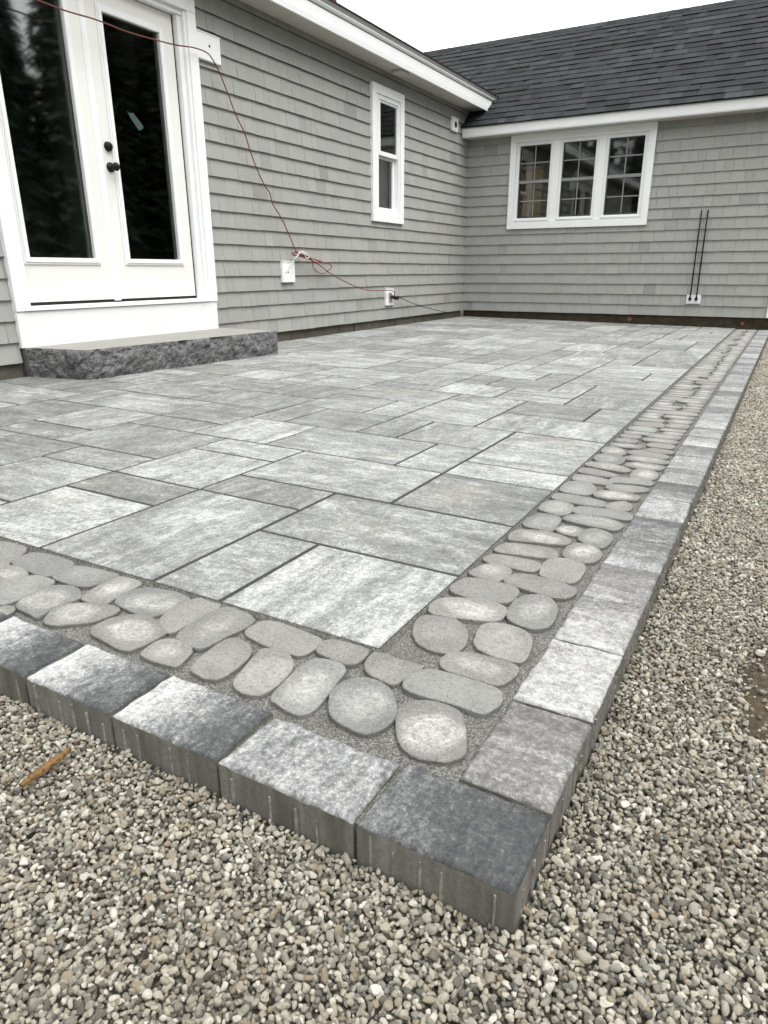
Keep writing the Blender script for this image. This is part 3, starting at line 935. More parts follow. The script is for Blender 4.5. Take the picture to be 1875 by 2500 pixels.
def rects_minus(r, holes):
    """(u0,u1,v0,v1) minus boxes -> list of boxes"""
    todo = [r]
    for h in holes:
        nxt = []
        for (a, b, c, d) in todo:
            if h[1] <= a or h[0] >= b or h[3] <= c or h[2] >= d:
                nxt.append((a, b, c, d)); continue
            if h[0] > a: nxt.append((a, h[0], c, d))
            if h[1] < b: nxt.append((h[1], b, c, d))
            lo, hi = max(a, h[0]), min(b, h[1])
            if h[2] > c: nxt.append((lo, hi, c, h[2]))
            if h[3] < d: nxt.append((lo, hi, h[3], d))
        todo = nxt
    return todo

DOOR_HOLE = (1.90, 3.70, 0.20, 2.60)
WIN_HOLE = (6.58, 7.21, 1.30, 2.585)
wall = MB()
for r_ in rects_minus((-2.5, YB + 0.15, 0.098, 2.95), [DOOR_HOLE, WIN_HOLE]):
    wall.L(r_[0], r_[1], r_[2], r_[3], -0.15, -0.0232)
wall_l = wall.build("wall", M['sheath'], house)
BW_HOLE = (-3.13, -1.34, 1.32, 2.37)
wall = MB()
for r_ in rects_minus((XW - 0.022, 0.40, 0.0955, 2.60), [BW_HOLE]):
    wall.B(r_[0], r_[1], r_[2], r_[3], -0.15, -0.0232)
wall_b = wall.build("wall", M['sheath'], house)

CAS_L = [(1.885, 3.785, 0.0, 2.662), (6.515, 7.272, 1.230, 2.650)]
PLATES_L = [(3.786, 4.075, 2.278, 2.463), (4.748, 4.948, 0.568, 0.765), (6.826, 7.022, 0.262, 0.458), (8.666, 8.862, 2.488, 2.662)]
CAS_B = [(-3.207, -1.265, 1.243, 2.46)]
PLATES_B = [(-0.647, -0.473, 0.255, 0.366)]

def shingle_verts(side, u0, u1, z0, z1, full):
    """wedge: thick butt at the bottom"""
    t0 = rt.uniform(-0.0022, 0.0016)
    t1 = t0 + rt.uniform(-0.0010, 0.0010)
    zb = z0 + (rt.uniform(-0.0018, 0.0018) if full else 0)
    zt = z1 + (0.022 if z1 < 2.4 else 0.0)
    tf = -0.0200
    q = [(u0, zb, t0), (u1, zb, t1), (u1, zt, tf), (u0, zt, tf), (u0, zb + 0.020, -0.0218), (u1, zb + 0.020, -0.0218), (u1, zt, -0.0218), (u0, zt, -0.0218)]
    if side == 'L':
        return [(XW + d, u, z) for u, z, d in q]
    return [(u, YB - d, z) for u, z, d in q]
SHF = [(0, 1, 2, 3), (5, 4, 7, 6), (4, 5, 1, 0), (3, 2, 6, 7), (4, 0, 3, 7), (1, 5, 6, 2)]

def lay_siding(side, parent, u_start, u_end, top, cut, limit):
    pieces = []
    for i in range(-2, 21):
        z0, z1 = zk(i), zk(i + 1)
        if z0 > top - 0.02:
            break
        z1 = min(z1, top)
        u = u_start - rt.random() * 0.2
        while u < u_end:
            w = rt.choice([0.09, 0.11, 0.13, 0.15, 0.17, 0.20, 0.24])
            a, b = max(u + 0.0013, u_start), min(u + w - 0.0013, u_end)
            u += w
            if b - a < 0.012:
                continue
            for (p, q, c, d) in rects_minus((a, b, z0, z1), cut):
                if q - p < 0.006 or d - c < 0.012:
                    continue
                pieces.append((p, q, c, d, c == z0))
    def size(pc):
        um, zm = (pc[0] + pc[1]) / 2, (pc[2] + pc[3]) / 2
        P = Vector((XW, um, zm)) if side == 'L' else Vector((um, YB, zm))
        rel = cam.matrix_world.inverted() @ P
        if rel.z > -0.5:
            return 0
        X, Y = rel.x / -rel.z * cam_data.lens / 36, rel.y / -rel.z * cam_data.lens / 36
        if abs(X) > 0.375 or abs(Y) > 0.5:
            return 0
        return (pc[1] - pc[0]) * (pc[3] - pc[2]) * (abs((CAM - P).normalized().x) if side == 'L' else abs((CAM - P).normalized().y)) / (CAM - P).length_squared
    pieces.sort(key=size, reverse=True)
    rest = MB()
    for n_, pc in enumerate(pieces):
        vv = shingle_verts(side, pc[0], pc[1], pc[2], pc[3], pc[4])
        if n_ < limit:
            c = Vector(((vv[0][0] + vv[6][0]) / 2, (vv[0][1] + vv[6][1]) / 2, (vv[0][2] + vv[6][2]) / 2))
            o = link("siding_shingle", mesh("siding_shingle", [Vector(v) - c for v in vv], SHF if side == 'L' else [f[::-1] for f in SHF]), M['shingle'], parent)
            o.location = c
        else:
            rest.add(vv, SHF)
    rest.build("siding_shingles", M['shingle'], parent, kind='stuff')

lay_siding('L', wall_l, -2.5, YB + 0.024, 2.822, [(a, b, c, d) for a, b, c, d in CAS_L + PLATES_L], 300)
lay_siding('B', wall_b, XW - 0.024, 0.32, 2.452, CAS_B + PLATES_B, 220)

# foundations
y = -2.5
joints = [-2.5, -1.9, -1.2, -0.6, 0.0, 0.6, 1.2, 1.9, 2.8, 3.7, 4.30, 4.656, 4.889, 5.175, 6.145, 6.786, 7.15, 7.7, 8.1, 8.6, 9.0, YB]
for a, b in zip(joints[:-1], joints[1:]):
    mb = MB().L(a + 0.003, b - 0.003, -0.10, 0.096, -0.10, -0.035 + rt.uniform(-0.006, 0.006))
    mb.build("foundation_block", M['found'], house, bevel=0.004)
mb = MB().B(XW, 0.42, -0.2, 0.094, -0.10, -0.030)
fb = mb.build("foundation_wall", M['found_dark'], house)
for (x, z, rr) in ((-1.351, 0.036, 0.028), (0.065, 0.022, 0.024)):
    ang = [rt.uniform(0.7, 1.15) for _ in range(10)]
    vv = [(x + rr * ang[i] * math.cos(i * .628), YB + 0.0285, z + rr * ang[i] * math.sin(i * .628)) for i in range(10)]
    link("paint_mark", mesh("paint_mark", vv, [tuple(range(10))]), M['orange'], fb)

# ---- double door --------------------------------------------------
W = M['white']
for (a, b, c, d) in ((3.690, 3.785, 0.426, 2.565), (1.885, 1.993, 0.426, 2.565)):
    MB().L(a, b, c, d, -0.016, 0.030).build("door_casing", W, house, bevel=0.002)
MB().L(1.885, 3.785, 2.5655, 2.662, -0.016, 0.032).build("door_head_casing", W, house, bevel=0.002)
jm = MB()
jm.L(3.662, 3.6895, 0.456, 2.565, -0.16, 0.016)
jm.L(3.618, 3.6615, 0.456, 2.5295, -0.16, -0.010)
jm.L(1.95, 1.9935, 0.456, 2.565, -0.16, 0.016)
jm.L(1.9935, 3.6615, 2.530, 2.565, -0.16, 0.004)
jm.build("door_frame", W, house, bevel=0.0015)
MB().L(3.5992, 3.6178, 0.466, 2.529, -0.12, -0.056).build("door_gap_shade", M['rubber'], house)  # black strip put in as the shade of the gap beside the leaf
MB().L(1.935, 3.6895, 0.427, 0.4555, -0.16, 0.036).build("door_sill", M['white'], house, bevel=0.003)
MB().L(1.96, 3.617, 0.4558, 0.4775, -0.12, -0.058).build("threshold", M['rubber'], house)  # threshold coloured black to give the shade of the gap under the leaves
MB().L(1.885, 3.778, 0.192, 0.424, -0.012, 0.022).build("kick_board", M['kick'], house, bevel=0.002)

def door_leaf(y0, y1, gy0, gy1):
    gz0, gz1 = 0.762, 2.373
    lf = MB()
    for r_ in rects_minus((y0, y1, 0.478, 2.522), [(gy0, gy1, gz0, gz1)]):
        lf.L(r_[0], r_[1], r_[2], r_[3], -0.095, -0.050)
    leaf = lf.build("door_leaf", M['door'], house)
    MB().L(gy0 - 0.005, gy1 + 0.005, gz0 - 0.005, gz1 + 0.005, -0.078, -0.070).build("glass_pane", M['glass'], leaf)
    bd = MB()
    ow, iw = 0.042, 0.004
    for k_, (a, d0, d1) in enumerate(((ow, -0.0505, -0.040), (ow - 0.014, -0.0405, -0.033))):
        e = a
        bd.L(gy0 - e, gy0 + iw, gz0 - e, gz1 + e, d0, d1)
        bd.L(gy1 - iw, gy1 + e, gz0 - e, gz1 + e, d0, d1)
        bd.L(gy0 + iw, gy1 - iw, gz0 - e, gz0 + iw, d0, d1)
        bd.L(gy0 + iw, gy1 - iw, gz1 - iw, gz1 + e, d0, d1)
    bd.L(gy0 - 0.004, gy0 + 0.003, gz0 - 0.004, gz1 + 0.004, -0.0695, -0.0508)
    bd.L(gy1 - 0.003, gy1 + 0.004, gz0 - 0.004, gz1 + 0.004, -0.0695, -0.0508)
    bd.build("glazing_bead", M['white'], leaf, bevel=0.003)
    return leaf

leaf1 = door_leaf(1.955, 2.768, 2.085, 2.617)
leaf2 = door_leaf(2.772, 3.5990, 2.925, 3.452)
# rounded astragal where the leaves meet
prof = []
for i in range(9):
    a = math.pi * i / 8
    prof.append((XW - 0.0495 + 0.020 * math.sin(a), 2.772 - 0.030 * math.cos(a)))
mb = MB()
vv = [(x, y, 0.468) for x, y in prof] + [(x, y, 2.520) for x, y in prof]
mb.add(vv, [(i, i + 1, 10 + i, 9 + i) for i in range(8)] + [(8, 0, 9, 17), tuple(range(9)), tuple(range(17, 8, -1))])
mb.build("astragal", M['white'], leaf2, smooth=False)

def lathe_x(prof, y, z, n=20):
    """turned about the X axis; prof = (d, radius)"""
    mb = MB()
    vv = [(XW + d, y + r * math.cos(2 * math.pi * k / n), z + r * math.sin(2 * math.pi * k / n)) for d, r in prof for k in range(n)]
    ff = [(i * n + k, i * n + (k + 1) % n, (i + 1) * n + (k + 1) % n, (i + 1) * n + k) for i in range(len(prof) - 1) for k in range(n)]
    ff += [tuple(range(n)), tuple(range((len(prof) - 1) * n, len(prof) * n))]
    return mb.add(vv, ff)
lathe_x([(-0.050, 0.033), (-0.042, 0.033), (-0.038, 0.026), (-0.036, 0.014), (-0.012, 0.013), (-0.004, 0.022), (0.006, 0.028), (0.018, 0.029), (0.026, 0.024), (0.029, 0.010)], 2.853, 1.392).build("door_knob", M['black'], leaf2, smooth=True)
lathe_x([(-0.050, 0.033), (-0.036, 0.032), (-0.030, 0.026), (-0.022, 0.024), (-0.019, 0.012)], 2.853, 1.527).build("deadbolt", M['black'], leaf2, smooth=True)
mb = MB()
sv = [(3.085, 1.800), (3.108, 1.782), (3.140, 1.792), (3.212, 1.732), (3.228, 1.706), (3.205, 1.688), (3.180, 1.680), (3.112, 1.752)]
mb.add([(XW - 0.0692, y_, z_) for y_, z_ in sv] + [(XW - 0.0680, y_, z_) for y_, z_ in sv], [tuple(range(8)), tuple(range(15, 7, -1))] + [(i, (i + 1) % 8, 8 + (i + 1) % 8, 8 + i) for i in range(8)])
mb.build("glass_patch", M['glass_patch'], leaf2)  # thin flat teal shape on the right leaf's pane

# ---- narrow window on the long wall -------------------------------
win1 = link("narrow_window", None, None, house)
mb = MB()
mb.L(6.515, 6.605, 1.230, 2.650, -0.016, 0.022); mb.L(7.182, 7.272, 1.230, 2.650, -0.016, 0.022)
mb.L(6.605, 7.182, 2.560, 2.650, -0.016, 0.0215); mb.L(6.605, 7.182, 1.230, 1.322, -0.016, 0.0215)
mb.build("casing", W, win1)
mb = MB()
mb.L(6.6055, 6.672, 1.3225, 2.5595, -0.12, 0.008); mb.L(7.152, 7.1815, 1.3225, 2.5595, -0.12, 0.006)
mb.L(6.672, 7.152, 2.512, 2.5595, -0.12, 0.007); mb.L(6.672, 7.152, 1.3225, 1.345, -0.12, 0.014)
mb.build("window_frame", W, win1, bevel=0.002)
mb = MB()
mb.L(6.6725, 6.735, 1.950, 2.5115, -0.040, -0.004); mb.L(7.128, 7.1515, 1.950, 2.5115, -0.040, -0.004)
mb.L(6.735, 7.128, 2.490, 2.5115, -0.040, -0.0045); mb.L(6.735, 7.128, 1.945, 1.992, -0.040, -0.002)
mb.build("upper_sash", W, win1, bevel=0.002)
mb = MB()
mb.L(6.6725, 6.735, 1.3455, 1.944, -0.085, -0.046); mb.L(7.095, 7.1515, 1.3455, 1.944, -0.085, -0.046)
mb.L(6.735, 7.095, 1.3455, 1.395, -0.085, -0.045); mb.L(6.735, 7.095, 1.920, 1.944, -0.085, -0.0455)
mb.build("lower_sash", W, win1, bevel=0.002)
MB().L(6.730, 7.130, 1.985, 2.495, -0.026, -0.020).build("glass_pane", M['glass'], win1)
MB().L(6.730, 7.100, 1.390, 1.925, -0.068, -0.062).build("glass_pane", M['glass'], win1)
cv, cf = [], []
for i in range(30):
    yy = 6.80 + 0.40 * i / 29
    dd = -0.20 + 0.018 * math.sin(i * 1.15) + 0.006 * math.sin(i * 2.7)
    cv += [(XW + dd, yy, 1.30), (XW + dd, yy, 2.02)]
cf = [(2 * i, 2 * i + 2, 2 * i + 3, 2 * i + 1) for i in range(29)]
cu = link("curtain", mesh("curtain", cv, cf, True), M['curtain'], win1)
sm = cu.modifiers.new("cloth_thickness", 'SOLIDIFY'); sm.thickness = 0.002

# ---- triple window on the wing ------------------------------------
win2 = link("triple_window", None, None, house)
mb = MB()
mb.B(-3.207, -3.122, 1.243, 2.450, -0.016, 0.022); mb.B(-1.350, -1.265, 1.243, 2.450, -0.016, 0.022)
mb.B(-3.122, -1.350, 1.243, 1.330, -0.016, 0.0215); mb.B(-3.122, -1.350, 2.360, 2.450, -0.016, 0.0215)
mb.build("casing", W, win2)
lights = [(-3.078, -2.636), (-2.466, -2.020), (-1.850, -1.402)]
GZ0, GZ1 = 1.383, 2.316
mb = MB()
for r_ in rects_minus((-3.1215, -1.3505, 1.3305, 2.3595), [(a, b, GZ0, GZ1) for a, b in lights]):
    mb.B(r_[0], r_[1], r_[2], r_[3], -0.12, -0.010)
for a, b in ((-2.60, -2.50), (-1.985, -1.885)):
    mb.B(a, b, 1.3305, 2.3595, -0.010, 0.004)
for a, b in lights:
    mb.B(a - 0.024, a - 0.010, GZ0 - 0.02, GZ1 + 0.02, -0.0105, -0.002); mb.B(b + 0.010, b + 0.024, GZ0 - 0.02, GZ1 + 0.02, -0.0105, -0.002)
    mb.B(a - 0.010, b + 0.010, GZ1 + 0.008, GZ1 + 0.020, -0.0105, -0.002); mb.B(a - 0.03, b + 0.03, GZ0 - 0.034, GZ0 - 0.018, -0.0105, 0.008)
mb.build("window_frame", W, win2)
for a, b in lights:
    mid = 1.856
    sash = MB().B(a + 0.0005, b - 0.0005, mid - 0.019, mid + 0.019, -0.075, -0.022).build("meeting_rail", M['muntin'], win2)
    mb = MB()
    mb.B(a + 0.0005, a + 0.014, GZ0, GZ1, -0.07, -0.030); mb.B(b - 0.012, b - 0.0005, GZ0, GZ1, -0.07, -0.030)
    mb.B(a + 0.014, b - 0.012, GZ0, GZ0 + 0.022, -0.07, -0.030); mb.B(a + 0.014, b - 0.012, GZ1 - 0.010, GZ1, -0.07, -0.030)
    mb.build("screen_frame", M['screen'], win2)
    for (z0, z1, d) in ((GZ0, mid - 0.019, -0.060), (mid + 0.019, GZ1, -0.045)):
        MB().B(a + 0.006, b - 0.006, z0 + 0.002, z1 - 0.002, d - 0.003, d + 0.003).build("glass_pane", M['glass'], win2)
        xm, zm = (a + b) / 2, (z0 + z1) / 2
        MB().B(xm - 0.007, xm + 0.007, z0, z1, d + 0.0032, d + 0.011).build("muntin", M['muntin'], win2)
        MB().B(a + 0.012, xm - 0.0075, zm - 0.007, zm + 0.007, d + 0.0032, d + 0.010).build("muntin", M['muntin'], win2)
        MB().B(xm + 0.0075, b - 0.012, zm - 0.007, zm + 0.007, d + 0.0032, d + 0.010).build("muntin", M['muntin'], win2)

# ---- rooms behind the glass ---------------------------------------
def room(x0, x1, y0, y1, z0, z1, open_side, mat):
    mb = MB(); t_ = 0.05
    mb.box(x0, x1, y0, y1, z0 - t_, z0); mb.box(x0, x1, y0, y1, z1, z1 + t_)
    if open_side != 'x1':
        mb.box(x1, x1 + t_, y0, y1, z0 - t_, z1 + t_)
    mb.box(x0 - t_, x0, y0, y1, z0 - t_, z1 + t_)
    if open_side != 'y0':
        mb.box(x0, x1, y0 - t_, y0, z0 - t_, z1 + t_)
    mb.box(x0, x1, y1, y1 + t_, z0 - t_, z1 + t_)
    return mb.build("room_interior", mat, house)
room(XW - 4.0, XW - 0.17, 0.8, 8.9, 0.28, 2.74, 'x1', M['room'])
r2 = room(XW + 0.06, 0.30, YB + 0.17, 12.4, 0.28, 2.54, 'y0', M['room2'])
MB().box(-3.70, -2.80, YB + 0.22, YB + 0.26, 0.9, 2.06).build("wood_panel", M['plywood'], r2, bevel=0.004)
MB().box(-3.70, -2.80, YB + 0.19, YB + 0.217, 2.03, 2.07).build("wood_rail", M['plywood'], r2)
MB().box(-2.55, -1.95, YB + 1.5, YB + 1.55, 1.2, 1.80).build("grey_panel", M['curtain'], r2, bevel=0.004)
MB().box(-2.42, -2.34, YB + 1.2, YB + 1.25, 0.3, 1.9).build("post", M['bark'], r2)
MB().box(-2.75, -1.3, YB + 0.9, YB + 1.4, 1.33, 1.38).build("counter", M['muntin'], r2)
MB().box(-1.50, -1.40, YB + 0.7, YB + 0.75, 2.08, 2.45).build("wood_offcut", M['plywood'], r2)

# ---- white mounting blocks ----------------------------------------
def mount_l(y0, y1, z0, z1, hole=None):
    b = MB().L(y0, y1, z0, z1, -0.014, 0.020).L(y0 + 0.001, y1 + 0.005, z1 - 0.001, z1 + 0.010, -0.014, 0.024).build("mounting_block", W, house, bevel=0.003)
    if hole:
        hy, hz, hr = hole
        lathe_x([(0.0195, hr), (0.0212, hr)], hy, hz).build("hole", M['black'], b)
    return b
mount_l(3.787, 4.060, 2.278, 2.463, (3.93, 2.385, 0.010))
mount_l(4.748, 4.948, 0.568, 0.760, (4.835, 0.665, 0.008))
blk = mount_l(6.826, 7.022, 0.262, 0.450)
mount_l(8.666, 8.862, 2.488, 2.650, (8.775, 2.572, 0.040))
MB().B(-0.647, -0.473, 0.255, 0.366, -0.014, 0.018).build("mounting_block", W, house, bevel=0.003)
# outlet in the block by the corner
MB().L(6.885, 6.965, 0.300, 0.415, 0.0195, 0.030).build("outlet_cover", M['drip'], blk, bevel=0.003)

# ---- eave of the long wall ----------------------------------------
YE0, YE1 = -2.5, 9.75
MB().prism([(XW - 0.10, 2.824), (XW + 0.232, 2.818), (XW + 0.232, 2.840), (XW - 0.10, 2.846)], 'y', YE0, YE1).build("soffit", M['soffit'], house)
MB().prism([(XW + 0.2325, 2.806), (XW + 0.252, 2.806), (XW + 0.256, 2.85), (XW + 0.256, 2.944), (XW + 0.2325, 2.944)], 'y', YE0, YE1).build("fascia", W, house)
MB().prism([(XW + 0.2, 2.9445), (XW + 0.246, 2.9445), (XW + 0.246, 2.960), (XW + 0.2, 2.960)], 'y', YE0, YE1).build("fascia_groove", M['drip'], house)
MB().prism([(XW + 0.2, 2.9605), (XW + 0.262, 2.9605), (XW + 0.276, 2.975), (XW + 0.278, 2.990), (XW + 0.2, 2.990)], 'y', YE0, YE1).build("crown_moulding", W, house)
MB().prism([(XW + 0.2, 2.9905), (XW + 0.282, 2.9905), (XW + 0.292, 3.022), (XW + 0.2, 3.022)], 'y', YE0, YE1).build("drip_edge", M['drip'], house)
# short soffit box under the eave
MB().box(XW + 0.06, XW + 0.20, 6.86, 7.06, 2.792, 2.8175).build("soffit_vent", M['soffit'], house, bevel=0.004)
EL = (XW + 0.30, 3.0225)
sl = 0.34
roof1 = MB()
roof1.prism([(EL[0], EL[1]), (EL[0], EL[1] + 0.012), (XW - 5.2, EL[1] + 0.012 + sl * 5.5), (XW - 5.2, EL[1] + sl * 5.5)], 'y', YE0, 10.9)
roof1.build("roof", M['roof'], house)
# chimney beyond that roof
ch = link("chimney", None, None, house)
cb = []
bw, bh = 0.20, 0.065
for row in range(26):
    z = 3.30 + row * (bh + 0.010)
    off = 0.1 if row % 2 else 0.0
    for q in range(4):
        y0_ = 7.60 + q * (bw + 0.010) - off
        a, b = max(y0_, 7.60), min(y0_ + bw, 8.22)
        if b - a > 0.03:
            cb.append((-5.50, -5.41, a, b, z))
    for q in range(4):
        x0_ = -6.10 + q * (bw + 0.010) - off
        a, b = max(x0_, -6.10), min(x0_ + bw, -5.51)
        if b - a > 0.03:
            cb.append((a, b, 7.60, 7.69, z))
mb = MB().box(-6.09, -5.415, 7.605, 8.215, 3.2, 5.28)
mb.build("chimney_core", M['found'], ch)
mb = MB()
for (a, b, c, d, z) in cb:
    if a == -5.50:
        mb.box(a + 0.03, b + 0.02, c, d, z, z + bh)
    else:
        mb.box(a, b, c - 0.01, d, z, z + bh)
mb.build("bricks", M['brick'], ch, kind='stuff')

# ---- eave and roof of the wing ------------------------------------
MB().B(XW + 0.001, 0.62, 2.4525, 2.470, -0.10, 0.212).build("soffit", M['soffit'], house)
yo = YB - 0.2125
MB().prism([(yo, 2.446), (yo - 0.014, 2.448), (yo - 0.022, 2.462), (yo - 0.024, 2.490), (yo - 0.026, 2.520), (yo - 0.034, 2.545), (yo - 0.042, 2.552), (yo, 2.552)], 'x', XW + 0.001, 0.64).build("fascia", W, house)
MB().prism([(yo, 2.5525), (yo - 0.045, 2.5525), (yo - 0.045, 2.566), (yo, 2.575)], 'x', XW + 0.001, 0.64).build("drip_edge", M['drip'], house)
MB().B(0.322, 0.420, 0.098, 2.452, -0.016, 0.020).build("corner_board", W, house, bevel=0.002)
MB().box(0.402, 0.418, YB + 0.021, 12.6, 0.10, 2.45).build("gable_wall", M['shingle'], house)
PIT = math.atan(0.75)
ev = Vector((0, YB - 0.262, 2.578)); up = Vector((0, math.cos(PIT), math.sin(PIT))); nrm = Vector((0, -math.sin(PIT), math.cos(PIT)))
RL = 18.3 * 0.143
deck = MB()
p0, p1 = ev, ev + up * RL
back = p1 + Vector((0, math.cos(PIT), -math.sin(PIT))) * RL
pr = [(p0.y, p0.z - 0.012), (p0.y, p0.z), (p1.y, p1.z), (back.y, back.z), (back.y, back.z - 0.012), (p1.y, p1.z - 0.014)]
deck.prism(pr, 'x', -8.5, 0.66)
roof2 = deck.build("roof", M['roof'], house)
tabs = []
EXP = 0.143
for row in range(19):
    s0 = row * EXP - 0.012
    s1 = s0 + EXP + 0.03
    if s1 > RL: s1 = RL
    x = -6.4 - rt.random() * 0.3
    while x < 0.66:
        w = rt.choice([0.10, 0.14, 0.18, 0.24, 0.30])
        th = rt.choice([0.005, 0.007, 0.010, 0.013])
        b = min(x + w, 0.66)
        sk = rt.uniform(-0.012, 0.012)
        tabs.append((x, b, s0 - (0.0 if th < 0.009 else 0.005) + rt.uniform(-0.002, 0.002), s1, th, sk))
        x += w
def tabverts(t_):
    x0, x1_, s0, s1, th, sk = t_
    def P(x, s, h):
        q = ev + up * s + nrm * h
        return (x, q.y, q.z)
    hb = 0.004
    return [P(x0, s0 + 0.007, 0.0045), P(x1_, s0 + 0.007, 0.0045), P(x1_ + sk, s1, 0.0), P(x0 + sk, s1, 0.0), P(x0, s0, 0.0045 + th), P(x1_, s0, 0.0045 + th), P(x1_ + sk, s1, 0.002), P(x0 + sk, s1, 0.002)]
TF = [(3, 2, 1, 0), (4, 5, 6, 7), (0, 1, 5, 4), (2, 3, 7, 6), (0, 4, 7, 3), (1, 2, 6, 5)]
def tabsize(t_):
    xm = (t_[0] + t_[1]) / 2
    q = ev + up * t_[2]
    P = Vector((xm, q.y, q.z))
    rel = cam.matrix_world.inverted() @ P
    X, Y = rel.x / -rel.z * cam_data.lens / 36, rel.y / -rel.z * cam_data.lens / 36
    if abs(X) > 0.375 or abs(Y) > 0.5 or xm < -3.5:
        return 0
    return (t_[1] - t_[0]) / (CAM - P).length_squared
tabs.sort(key=tabsize, reverse=True)
rest = MB()
for n_, t_ in enumerate(tabs):
    vv = tabverts(t_)
    if n_ < 300 and tabsize(t_) > 0:
        c = Vector(vv[0])
        o = link("roof_shingle", mesh("roof_shingle", [Vector(v) - c for v in vv], TF), M['roof'], roof2)
        o.location = c
    else:
        rest.add(vv, TF)
rest.build("roof_shingles", M['roof'], roof2, kind='stuff')
x = -6.4
while x < 0.66:
    h1, h2 = 0.016, 0.010
    a, b = x, min(x + 0.26, 0.668)
    q0 = p1 - up * 0.12; q1 = p1 + Vector((0, math.cos(PIT), -math.sin(PIT))) * 0.12
    mb = MB()
    mb.add([(a, q0.y, q0.z + h1), (a, p1.y, p1.z + h1 + 0.008), (a, q1.y, q1.z + h1), (b, q0.y, q0.z + h2), (b, p1.y, p1.z + h2 + 0.008), (b, q1.y, q1.z + h2),
            (a, q0.y, q0.z), (a, p1.y, p1.z), (a, q1.y, q1.z), (b, q0.y, q0.z), (b, p1.y, p1.z), (b, q1.y, q1.z)],
           [(0, 3, 4, 1), (1, 4, 5, 2), (6, 9, 3, 0), (2, 5, 11, 8), (0, 1, 7, 6), (1, 2, 8, 7), (3, 9, 10, 4), (4, 10, 11, 5)])
    mb.build("ridge_cap", M['roof'], roof2)
    x += 0.145

# ================================================================== granite step
def granite_step():
    z0, z1 = -0.01, 0.194
    plan = [(XW - 0.012, 1.905), (-3.356, 2.003), (-3.220, 3.818), (XW - 0.012, 3.82)]
    seg = [(0, 1, 40), (1, 2, 140), (2, 3, 40)]
    H = 17
    cols = []
    for a, b, n in seg:
        A, B = Vector(plan[a]), Vector(plan[b])
        nr = Vector(((B - A).y, -(B - A).x)).normalized()
        for i in range(n if (a, b) != (2, 3) else n + 1):
            t = i / n
            cols.append((A.lerp(B, t), nr, min(t, 1 - t) * (B - A).length))
    vv, ff = [], []
    for (p, nr, e) in cols:
        for hI in range(H):
            f = hI / (H - 1)
            z = z0 + (z1 - z0) * f
            q = Vector((p.x * 5.0, p.y * 5.0, z * 5.0))
            vd, vp = mnoise.voronoi(q * 2.3 + Vector((3, 1, 0)))
            hsh = mnoise.noise(vp[0] * 3.7)
            rel = q - vp[0] / 2.3
            d = 0.030 * hsh + 0.018 * (vd[1] - vd[0]) + 0.008 * mnoise.noise(q * 5.5) + 0.005 * mnoise.noise(q * 13) + 0.010 * math.sin(math.pi * f)
            if hI == H - 1:
                d = 0.003 * mnoise.noise(q * 6)
            lim = min(1.0, e / 0.03 + 0.15)
            d = max(min(d, 0.030), -0.022) * lim
            vv.append((p.x + nr.x * d, p.y + nr.y * d, z))
    n = len(cols)
    for i in range(n - 1):
        for hI in range(H - 1):
            ff.append((i * H + hI, (i + 1) * H + hI, (i + 1) * H + hI + 1, i * H + hI + 1))
    mi = [0] * len(ff)
    ff.append(tuple(i * H + H - 1 for i in range(n))); mi.append(1)
    me = mesh("granite_step", vv, ff)
    me.materials.append(M['granite']); me.materials.append(M['granite_top'])
    me.polygons.foreach_set("material_index", mi)
    bm = bmesh.new(); bm.from_mesh(me); bmesh.ops.recalc_face_normals(bm, faces=bm.faces); bm.to_mesh(me); bm.free()
    o = link("granite_step", me, label="thick rock-faced grey granite step in front of the double door", category="step")
granite_step()

# ================================================================== cord, string, pipes
def wall_path(pts, d, wob=0.0):
    return [Vector((XW + d + wob * math.sin(i * 1.7), y, z)) for i, (y, z) in enumerate(pts)]
A = [(-0.9, 2.262), (-0.2, 2.235), (0.6, 2.222), (1.2, 2.228), (1.709, 2.237), (1.998, 2.241), (2.341, 2.259), (2.548, 2.257), (2.788, 2.268), (3.048, 2.262), (3.353, 2.278), (3.509, 2.29), (3.693, 2.315), (3.826, 2.316), (3.891, 2.289), (3.971, 2.204), (4.059, 2.066), (4.14, 1.927), (4.238, 1.805), (4.304, 1.666), (4.385, 1.53), (4.471, 1.418), (4.541, 1.36), (4.576, 1.272), (4.697, 1.153), (4.808, 1.012), (4.909, 0.864), (4.979, 0.826)]
Cc = [(5.07, 0.815), (5.161, 0.795), (5.254, 0.757), (5.349, 0.727), (5.463, 0.674), (5.581, 0.632), (5.72, 0.59), (5.902, 0.54), (6.091, 0.494), (6.29, 0.46), (6.54, 0.449), (6.759, 0.449), (6.895, 0.44), (6.964, 0.407), (6.976, 0.363)]
Dd = [(4.945, 0.859), (4.871, 0.853), (4.848, 0.844), (4.89, 0.824), (5.009, 0.814), (5.13, 0.803), (5.288, 0.783), (5.434, 0.758), (5.517, 0.736), (5.533, 0.71), (5.48, 0.678), (5.395, 0.651), (5.296, 0.656), (5.226, 0.691), (5.205, 0.735), (5.191, 0.769), (5.13, 0.803), (5.025, 0.827), (4.951, 0.846), (4.877, 0.841), (4.869, 0.828), (4.979, 0.817), (5.13, 0.79), (5.254, 0.761), (5.384, 0.762), (5.319, 0.775), (5.193, 0.795), (5.07, 0.819), (4.951, 0.842)]
Gg = [(6.978, 0.356), (7.069, 0.364), (7.454, 0.275), (7.87, 0.198), (8.3, 0.135), (8.559, 0.1)]
cordo = link("extension_cord", None, label="thin red-brown extension cord strung across the door and down the wall", category="cord")
mb = MB().tube(catmull(wall_path(A, 0.07) + wall_path(Cc, 0.06, 0.004), 5), 0.0050, 7)
mb.build("cable", M['cord'], cordo, smooth=True)
